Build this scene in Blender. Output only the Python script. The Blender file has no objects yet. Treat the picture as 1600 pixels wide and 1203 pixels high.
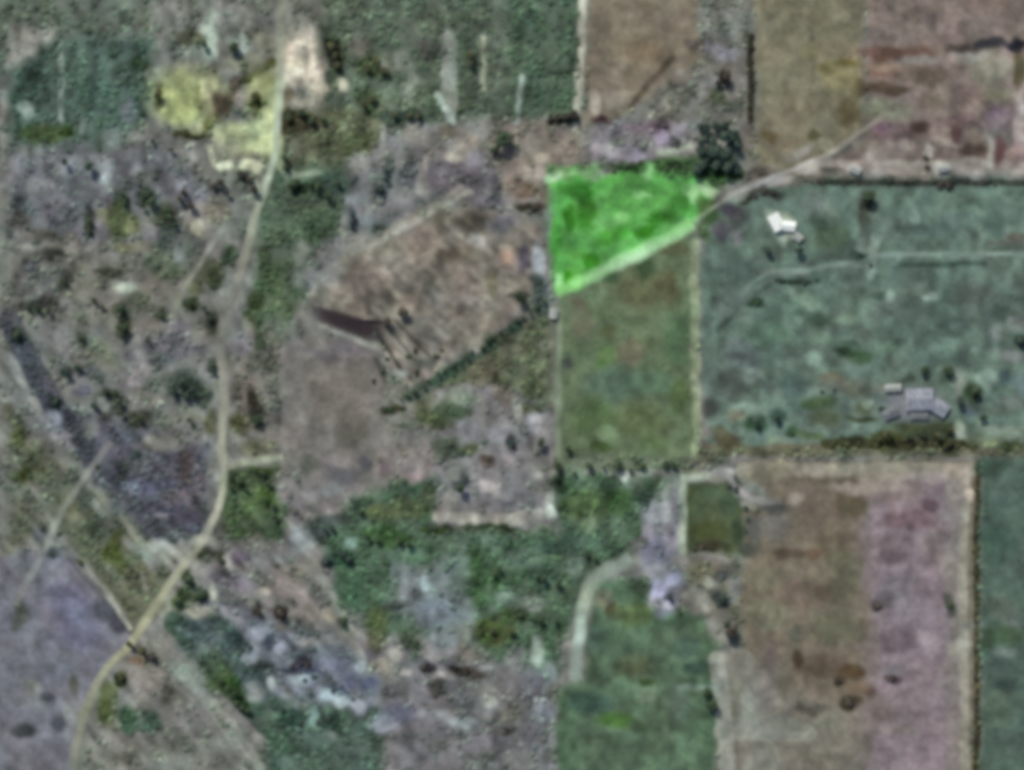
import bpy, bmesh, math, random
import numpy as np
from mathutils import Vector, Matrix
R = math.radians
random.seed(7); rng = np.random.default_rng(11)
S = 0.5                                  # metres per photograph pixel
scn = bpy.context.scene
col = scn.collection

# ------------------------------------------------------------ camera, sky, sun, exposure
cam = bpy.data.cameras.new('camera'); camo = bpy.data.objects.new('camera', cam); col.objects.link(camo)
ALT = 1500.0
camo.location = (0, 0, ALT); camo.rotation_euler = (0, 0, 0)
cam.sensor_width = 36; cam.lens = 36*ALT/800.0
cam.clip_start = 1; cam.clip_end = 20000
scn.camera = camo
SUN_EL, SUN_AZ = 41.0, -28.0             # azimuth east of north (photo up); light from the upper left
w = bpy.data.worlds.new('World'); scn.world = w; w.use_nodes = True
nt = w.node_tree; nt.nodes.clear()
sky = nt.nodes.new('ShaderNodeTexSky'); sky.sky_type = 'NISHITA'; sky.sun_disc = False
sky.sun_elevation = R(SUN_EL); sky.sun_rotation = R(SUN_AZ)
sky.air_density = 1.0; sky.dust_density = 2.5; sky.ozone_density = 1.0
bg = nt.nodes.new('ShaderNodeBackground'); bg.inputs[1].default_value = 0.10
ow = nt.nodes.new('ShaderNodeOutputWorld')
nt.links.new(sky.outputs[0], bg.inputs[0]); nt.links.new(bg.outputs[0], ow.inputs[0])
sl = bpy.data.lights.new('sun', 'SUN'); sl.energy = 3.1; sl.angle = R(0.6); sl.color = (1.0, 0.965, 0.91)
so = bpy.data.objects.new('sun', sl); col.objects.link(so)
d = Vector((math.sin(R(SUN_AZ))*math.cos(R(SUN_EL)), math.cos(R(SUN_AZ))*math.cos(R(SUN_EL)), math.sin(R(SUN_EL))))
so.rotation_euler = d.to_track_quat('Z', 'Y').to_euler(); so.location = (-300, 600, 700)
scn.view_settings.view_transform = 'Standard'; scn.view_settings.look = 'None'
scn.view_settings.exposure = 0.07; scn.view_settings.gamma = 1.0
scn.view_settings.use_curve_mapping = False
scn.cycles.pixel_filter_type = 'BLACKMAN_HARRIS'; scn.cycles.filter_width = 5.6   # the soft optics of the aerial picture
scn.cycles.use_denoising = True
scn.cycles.max_bounces = 4; scn.cycles.diffuse_bounces = 2; scn.cycles.glossy_bounces = 1
# ------------------------------------------------------------ soil and plant colours of the ground, laid out by plots
KC = np.array([1.01, 1.02, 1.07])           # light reaching flat ground (display-linear per unit albedo)
def lin(c):
    c = np.asarray(c, float)/255.0
    return np.where(c <= 0.04045, c/12.92, ((c+0.055)/1.055)**2.4)
def hx(s): return np.array([int(s[i:i+2], 16) for i in (0, 2, 4)], float)

GX0, GY0, GX1, GY1, GS = -160, -160, 1760, 1364, 3
gx = np.arange(GX0, GX1+1, GS, dtype=float); gy = np.arange(GY0, GY1+1, GS, dtype=float)
NX, NY = len(gx), len(gy)
PX, PY = np.meshgrid(gx, gy)             # rows = y (down), columns = x

def vnoise(wl, seed, sx=1.0, sy=1.0):
    """smooth value noise on the raster, wavelength wl in pixels, range about -1..1"""
    r = np.random.default_rng(seed)
    nx = int((GX1-GX0)/(wl*sx))+4; ny = int((GY1-GY0)/(wl*sy))+4
    g = r.uniform(-1, 1, (ny, nx))
    u = (gx-GX0)/(wl*sx); v = (gy-GY0)/(wl*sy)
    i = u.astype(int); j = v.astype(int); fu = u-i; fv = v-j
    fu = fu*fu*(3-2*fu); fv = fv*fv*(3-2*fv)
    a = g[np.ix_(j, i)]; b = g[np.ix_(j, i+1)]; c = g[np.ix_(j+1, i)]; e = g[np.ix_(j+1, i+1)]
    return (a*(1-fu)+b*fu)*(1-fv[:, None])+(c*(1-fu)+e*fu)*fv[:, None]
def rnoise(wu, wv, ang, seed):
    """noise drawn out along a direction (degrees, down-right positive)"""
    r = np.random.default_rng(seed); co, si = math.cos(R(ang)), math.sin(R(ang)); u = (PX*co+PY*si)/wu; v = (-PX*si+PY*co)/wv
    u = u-u.min(); v = v-v.min(); g = r.uniform(-1, 1, (int(v.max())+3, int(u.max())+3)); i = u.astype(int); j = v.astype(int)
    fu = u-i; fv = v-j; fu = fu*fu*(3-2*fu); fv = fv*fv*(3-2*fv)
    return (g[j, i]*(1-fu)+g[j, i+1]*fu)*(1-fv)+(g[j+1, i]*(1-fu)+g[j+1, i+1]*fu)*fv
WX = PX + 5*vnoise(26, 1)+3*vnoise(11, 2); WY = PY + 5*vnoise(26, 3)+3*vnoise(11, 4)   # uneven edges

def sdist(pts, X, Y):
    """signed distance in px to a polygon, positive inside"""
    P = np.array(pts, float); n = len(P)
    dm = np.full(X.shape, 1e9); ins = np.zeros(X.shape, bool)
    for k in range(n):
        a = P[k]; b = P[(k+1) % n]; e = b-a
        t = np.clip(((X-a[0])*e[0]+(Y-a[1])*e[1])/max(e@e, 1e-9), 0, 1)
        dm = np.minimum(dm, np.hypot(X-a[0]-t*e[0], Y-a[1]-t*e[1]))
        c = (a[1] > Y) != (b[1] > Y)
        with np.errstate(divide='ignore', invalid='ignore'):
            xi = a[0]+(Y-a[1])*e[0]/(e[1] if e[1] != 0 else 1e-9)
        ins ^= c & (X < xi)
    return np.where(ins, dm, -dm)
def ldist(pts, X, Y):
    P = np.array(pts, float); dm = np.full(X.shape, 1e9)
    for k in range(len(P)-1):
        a = P[k]; e = P[k+1]-a
        t = np.clip(((X-a[0])*e[0]+(Y-a[1])*e[1])/max(e@e, 1e-9), 0, 1)
        dm = np.minimum(dm, np.hypot(X-a[0]-t*e[0], Y-a[1]-t*e[1]))
    return dm
def sm(x): x = np.clip(x, 0, 1); return x*x*(3-2*x)

C = np.empty((NY, NX, 3)); C[:] = hx('6c6d66')
AMP = np.full((NY, NX), 1.0)             # how mottled the ground is
REG = np.zeros((NY, NX), int)            # which field a raster point belongs to (0 = open ground)

def poly(pts, c, feather=6, a=1.0, amp=None, warp=1, reg=None):
    P = np.array(pts, float); m = feather+14
    i0 = max(int((P[:, 0].min()-m-GX0)/GS), 0); i1 = min(int((P[:, 0].max()+m-GX0)/GS)+2, NX)
    j0 = max(int((P[:, 1].min()-m-GY0)/GS), 0); j1 = min(int((P[:, 1].max()+m-GY0)/GS)+2, NY)
    sl_ = (slice(j0, j1), slice(i0, i1))
    X = WX[sl_] if warp else PX[sl_]; Y = WY[sl_] if warp else PY[sl_]
    s = sdist(pts, X, Y); k = sm(s/feather*0.5+0.5)*a
    C[sl_] = C[sl_]*(1-k[..., None])+hx(c)*k[..., None]
    if amp is not None: AMP[sl_] = AMP[sl_]*(1-k)+amp*k
    if reg is not None: REG[sl_] = np.where(sdist(pts, PX[sl_], PY[sl_]) > 0, reg, REG[sl_])
def blob(x, y, rx, ry, rot, c, a=0.85):
    m = 1.5*max(rx, ry)+14
    i0 = max(int((x-m-GX0)/GS), 0); i1 = min(int((x+m-GX0)/GS)+2, NX)
    j0 = max(int((y-m-GY0)/GS), 0); j1 = min(int((y+m-GY0)/GS)+2, NY)
    if i1 <= i0 or j1 <= j0: return
    sl_ = (slice(j0, j1), slice(i0, i1))
    X = WX[sl_]-x; Y = WY[sl_]-y; co, si = math.cos(R(rot)), math.sin(R(rot))
    r = np.hypot((X*co+Y*si)/rx, (-X*si+Y*co)/ry)
    k = sm((1.45-r)/0.9)*a
    C[sl_] = C[sl_]*(1-k[..., None])+hx(c)*k[..., None]
def line(pts, wd, c, a=0.9, feather=5):
    dd = ldist(pts, PX+.4*(WX-PX), PY+.4*(WY-PY)); k = sm((wd/2+feather/2-dd)/feather)*a
    C[:] = C*(1-k[..., None])+hx(c)*k[..., None]

# ---- the plots that can be told apart: (name, label, outline, colour, feather, mottling)
FIELDS = [
 ('crop_field', 'vivid emerald green crop field with a pale lower edge', [(858,262),(900,256),(935,280),(965,272),(1010,262),(1045,276),(1085,282),(1112,294),(1110,318),(1085,347),(1060,370),(985,408),(885,460),(866,458),(861,400),(857,330)], '559d49', 9, .8),
 ('grass_field', 'upright olive green field directly below the vivid green crop', [(880,462),(988,412),(1082,362),(1084,500),(1088,712),(878,712),(872,600),(870,500)], '5d6d50', 7, .6),
 ('grass_field', 'broad grey-green field at the right holding the white house', [(1100,345),(1140,318),(1190,296),(1260,284),(1770,284),(1770,686),(1500,692),(1110,700),(1096,560),(1094,400)], '5a6d61', 9, .85),
 ('ploughed_field', 'large bare field at lower right, brown on one half and mauve on the other', [(1152,722),(1526,716),(1522,900),(1518,1380),(1126,1380),(1124,1150),(1122,1030),(1160,1008),(1158,900),(1166,800),(1228,792),(1196,768)], '6e6455', 7, .55),
 ('grass_field', 'dark teal-green strip at the lower right edge', [(1536,712),(1770,712),(1770,1380),(1532,1380),(1534,900)], '4c5f54', 7, .6),
 ('grass_plot', 'small dark olive plot west of the large bare field', [(1073,756),(1130,752),(1152,784),(1164,800),(1162,866),(1070,866)], '4c573c', 6, .6),
 ('fallow_field', 'grey-brown kite shaped field at the centre, upper half', [(484,470),(540,404),(648,352),(730,318),(800,335),(850,352),(842,440),(812,488),(730,545),(640,604),(602,560),(600,522)], '766e64', 9, 1.0),
 ('fallow_field', 'grey-mauve plot below the dark earth hollow', [(445,535),(520,520),(592,548),(604,640),(575,752),(500,770),(440,700)], '6e6965', 10, .55),
 ('fallow_field', 'tan plot along the upper edge beside the emerald crop', [(922,-170),(1090,-170),(1090,95),(1040,130),(990,170),(950,190),(916,190)], '766b5b', 8, .7),
 ('fallow_field', 'khaki plot at upper right, west of the reddish field', [(1180,-170),(1349,-170),(1349,208),(1300,240),(1250,262),(1182,262)], '746e59', 8, .65),
 ('ploughed_field', 'reddish brown field in the upper right corner', [(1353,-170),(1770,-170),(1770,268),(1265,272),(1310,246),(1353,212)], '776861', 8, .8),
 ('fallow_field', 'slate grey field at the lower left corner, west of the dirt road', [(-170,900),(30,862),(112,868),(160,930),(208,1000),(160,1046),(120,1120),(100,1380),(-170,1380)], '696971', 9, .8),
 ('grass_field', 'green field low in the middle, east of the curved pale track', [(925,905),(1000,905),(1010,955),(1100,960),(1130,1030),(1118,1150),(1122,1380),(868,1380),(872,1080),(915,1060)], '50664f', 9, .9),
]
# ---- open ground between the plots
for args in [
 ([(-170,-170),(240,-170),(240,120),(-170,120)], '5b6258', 20), ([(14,40),(84,40),(84,104),(14,104)], '6f7069', 10),
 ([(14,110),(90,60),(235,60),(232,190),(150,240),(14,240)], '4b5c53', 16),
 ([(500,-170),(900,-170),(900,195),(640,200),(520,250),(500,120)], '566052', 14),
 ([(14,230),(260,230),(330,300),(330,400),(14,390)], '66676b', 20), ([(14,380),(340,380),(345,560),(14,520)], '67665f', 20),
 ([(14,500),(340,540),(340,700),(200,760),(14,640)], '696a67', 20), ([(60,620),(190,660),(325,700),(322,838),(230,850),(150,760)], '55545d', 16),
 ([(14,660),(70,700),(150,800),(14,860)], '5f6355', 14), ([(80,800),(150,760),(262,870),(262,960),(205,980),(150,910)], '5d6150', 12),
 ([(430,220),(560,240),(540,420),(470,470),(440,540),(380,540),(400,340)], '4f5c4c', 16),
 ([(440,170),(600,170),(600,250),(450,265)], '585b47', 14),
 ([(540,250),(650,200),(760,200),(800,300),(730,318),(640,350),(540,404),(480,465),(470,420),(540,330)], '6c6e6d', 14),
 ([(640,190),(760,190),(780,300),(660,300)], '74706b', 16), ([(650,240),(780,250),(800,340),(690,330)], '686468', 14),
 ([(370,500),(450,530),(440,690),(470,780),(380,700),(350,600)], '67655f', 12),
 ([(350,735),(430,725),(440,800),(430,850),(370,850),(340,800)], '4c5a42', 10),
 ([(640,615),(810,510),(865,470),(868,600),(850,690),(760,620),(680,700)], '5c624e', 12),
 ([(680,610),(760,590),(865,640),(868,820),(676,820),(670,720)], '706e6e', 12),
 ([(590,640),(680,700),(676,740),(580,770),(575,700)], '726c67', 14),
 ([(430,740),(590,750),(540,830),(500,850),(440,860)], '6a6866', 14),
 ([(350,850),(500,850),(560,980),(560,1060),(330,960),(300,900)], '6c6a68', 16),
 ([(555,775),(680,740),(680,830),(870,830),(870,740),(1060,745),(1060,800),(980,870),(920,900),(880,1000),(870,1060),(800,1060),(700,1000),(580,990),(500,850)], '4b5e4c', 14),
 ([(620,880),(720,890),(760,1000),(680,1010),(610,940)], '68706f', 16),
 ([(560,1000),(700,1000),(860,1060),(868,1160),(868,1380),(560,1380)], '696769', 16),
 ([(330,940),(480,980),(590,1040),(590,1120),(440,1110),(350,1010)], '686c74', 14),
 ([(264,972),(330,952),(385,990),(430,1090),(400,1120),(330,1060),(280,1010)], '4a5958', 12),
 ([(420,1090),(600,1110),(600,1380),(400,1380)], '4b5b52', 14),
 ([(200,1030),(270,1020),(400,1130),(400,1380),(240,1380),(170,1120)], '6b6a64', 14),
 ([(1000,790),(1066,760),(1068,950),(1010,960)], '75737a', 12),
 ([(1070,872),(1165,872),(1158,1000),(1120,960),(1070,950)], '6b695e', 12),
 ([(930,185),(1090,185),(1086,235),(1000,250),(940,268),(915,240)], '706a6c', 10),
 ([(1050,60),(1175,60),(1176,190),(1090,195),(1000,190)], '66625c', 14),
 ([(940,262),(1090,240),(1160,280),(1110,300),(1040,285)], '47603f', 9),
 ([(1158,190),(1182,190),(1182,262),(1350,280),(1260,290),(1165,300)], '6b675e', 10),
 ([(790,-170),(905,-170),(905,175),(795,175)], '4c5b4b', 12),
 ([(760,190),(920,190),(905,260),(860,260),(858,340),(800,320),(770,260)], '756c64', 12),
 ([(1090,310),(1130,320),(1190,300),(1190,400),(1100,400)], '57605b', 12),
]: poly(args[0], args[1], args[2], 1.0, 1.0)
for n, (nm, lb, pts, c, f, am) in enumerate(FIELDS): poly(pts, c, f, 1.0, am, 1, n+1)

poly([(1352,748),(1505,742),(1496,900),(1500,1380),(1345,1380),(1362,1000),(1348,880)], '80707a', 22, .85)
poly([(1160,1060),(1350,1110),(1350,1380),(1130,1380)], '77726a', 20, .6)
# ---- long diagonal bands of soil and growth
for args in [([(14,500),(70,610),(120,680),(180,740),(240,790),(300,820)], 36, '4b4c56', .6), ([(14,560),(60,640),(90,700),(150,765),(200,825),(240,868)], 13, '7c7e76', .5),
 ([(150,912),(112,872),(78,848)], 10, '82857a', .8), ([(14,640),(60,730),(110,790)], 20, '565a44', .5), ([(225,1000),(285,1045),(330,1095),(385,1165),(420,1230)], 17, '7d8076', .6),
 ([(272,972),(320,1020),(362,1072),(405,1118),(450,1165)], 34, '3f5144', .75), ([(440,800),(500,900),(545,985),(575,1050)], 16, '7c7f77', .5), ([(350,930),(440,1000),(560,1110)], 22, '51545f', .35),
 ([(482,466),(540,402),(640,350),(735,300)], 11, '8a877b', .8), ([(20,480),(120,470)], 12, '4c4b47', .5), ([(100,860),(160,930),(205,985)], 14, '4a4b50', .5),
]: line(*args)
for args in [([(600,505),(628,540),(655,575)], 6, '4a4741', .7), ([(618,500),(650,535),(680,565)], 6, '4f4a42', .6), ([(590,520),(612,555),(640,595)], 7, '45443f', .7), ([(585,560),(600,595),(612,628)], 7, '4a4a42', .6), ([(610,520),(640,560),(668,588)], 5, '8d887d', .6),
 ([(600,545),(625,580),(645,605)], 5, '8d887d', .6), ([(540,470),(600,430),(700,380)], 6, '867e73', .4), ([(440,262),(436,150),(445,60)], 12, '9aa07a', .5), ([(14,700),(60,780),(100,850)], 9, '7c7e74', .4), ([(280,940),(420,1050),(520,1150)], 12, '62655f', .4),
 ([(876,722),(1066,722)], 24, '57634e', .8), ([(1105,704),(1700,702)], 20, '5f5e48', .75), ([(1150,1040),(1175,1100),(1190,1200)], 60, '7f8075', .5), ([(1130,1142),(1260,1142)], 30, '84857b', .6),
 ([(868,280),(905,268),(935,286)], 9, '8aa17c', .6), ([(1090,284),(1112,296),(1108,320)], 9, '7f9c70', .6), ([(862,300),(864,450)], 8, '5f7d5c', .6)]: line(*args)
# ---- strips: field margins, wheel tracks, worn edges, one painted shadow
for args in [
 ([(1084,380),(1086,500),(1089,710)], 14, '788565', .85),
 ([(873,500),(874,712)], 9, '74806a', .7), ([(898,200),(908,120),(914,-170)], 12, '928f7e', .8), ([(540,408),(620,352),(725,292)], 9, '807c70', .8),
 ([(1160,733),(1515,732)], 20, '85806f', .85), ([(1510,735),(1505,900),(1510,1380)], 15, '8e8a79', .7), ([(1498,740),(1490,930),(1496,1010),(1480,1380)], 26, '7f7973', .5),
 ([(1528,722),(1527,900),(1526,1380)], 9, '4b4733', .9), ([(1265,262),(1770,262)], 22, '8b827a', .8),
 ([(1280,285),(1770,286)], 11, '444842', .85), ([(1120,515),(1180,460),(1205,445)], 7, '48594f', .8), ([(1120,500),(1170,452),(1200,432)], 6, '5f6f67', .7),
 ([(1190,425),(1262,426)], 8, '748276', .9), ([(1216,440),(1278,441)], 7, '364a3e', .9), ([(1300,413),(1352,414)], 8, '718075', .8),  # second strip: cast shadow below the pale one, painted into the ground colour
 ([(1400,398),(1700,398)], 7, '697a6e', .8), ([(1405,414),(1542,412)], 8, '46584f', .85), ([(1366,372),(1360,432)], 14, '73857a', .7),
 ([(1572,312),(1573,372)], 9, '6f8177', .7), ([(1548,380),(1700,380)], 8, '5d5d58', .6),
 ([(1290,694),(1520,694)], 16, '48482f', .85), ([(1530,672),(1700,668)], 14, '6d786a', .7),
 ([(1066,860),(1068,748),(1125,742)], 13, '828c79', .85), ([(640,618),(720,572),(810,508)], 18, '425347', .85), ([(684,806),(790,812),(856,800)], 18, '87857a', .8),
 ([(858,790),(866,740)], 14, '86897c', .7), ([(480,862),(520,930),(548,985)], 12, '7f837a', .8), ([(275,1040),(330,1100),(370,1160)], 18, '7f8278', .6),
 ([(18,520),(60,600),(110,690),(160,730)], 26, '50525b', .6), ([(14,560),(50,640),(110,700),(140,760)], 12, '7a7a78', .5),
 ([(140,780),(190,840),(240,880)], 12, '78807a', .6), ([(95,60),(96,190)], 9, '6c7d72', .8), ([(700,60),(702,175)], 26, '7a7f74', .8),
 ([(683,150),(708,190)], 11, '87938a', .8), ([(755,60),(755,140)], 9, '7a7f68', .8), ([(815,120),(808,195)], 9, '78877a', .8), ([(600,200),(602,260)], 8, '7d8078', .8),
 ([(445,272),(505,274)], 9, '727867', .8), ([(425,98),(385,124)], 14, '464828', .9), ([(370,128),(352,172)], 18, '5b5148', .85), ([(336,176),(316,208),(278,214)], 18, '47452c', .9),
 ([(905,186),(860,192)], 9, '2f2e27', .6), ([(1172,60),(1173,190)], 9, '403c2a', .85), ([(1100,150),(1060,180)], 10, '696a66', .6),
 ([(1050,92),(1020,125),(985,165)], 11, '534c40', .7), ([(1030,240),(1078,228)], 10, '7a8570', .8), ([(500,505),(590,545)], 9, '8a867e', .7),
 ([(440,540),(444,690)], 10, '7a7671', .5), ([(412,390),(405,540)], 18, '44533c', .6), ([(25,385),(140,388)], 9, '77776c', .7),
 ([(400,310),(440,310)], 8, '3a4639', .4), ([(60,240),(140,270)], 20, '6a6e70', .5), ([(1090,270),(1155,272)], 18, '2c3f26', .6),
 ([(1105,905),(1160,905)], 12, '7c7c6e', .5), ([(1120,1030),(1135,1150),(1140,1380)], 26, '82847a', .8), ([(1140,1130),(1240,1135)], 26, '7f7e76', .7),
]: line(*args)

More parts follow.
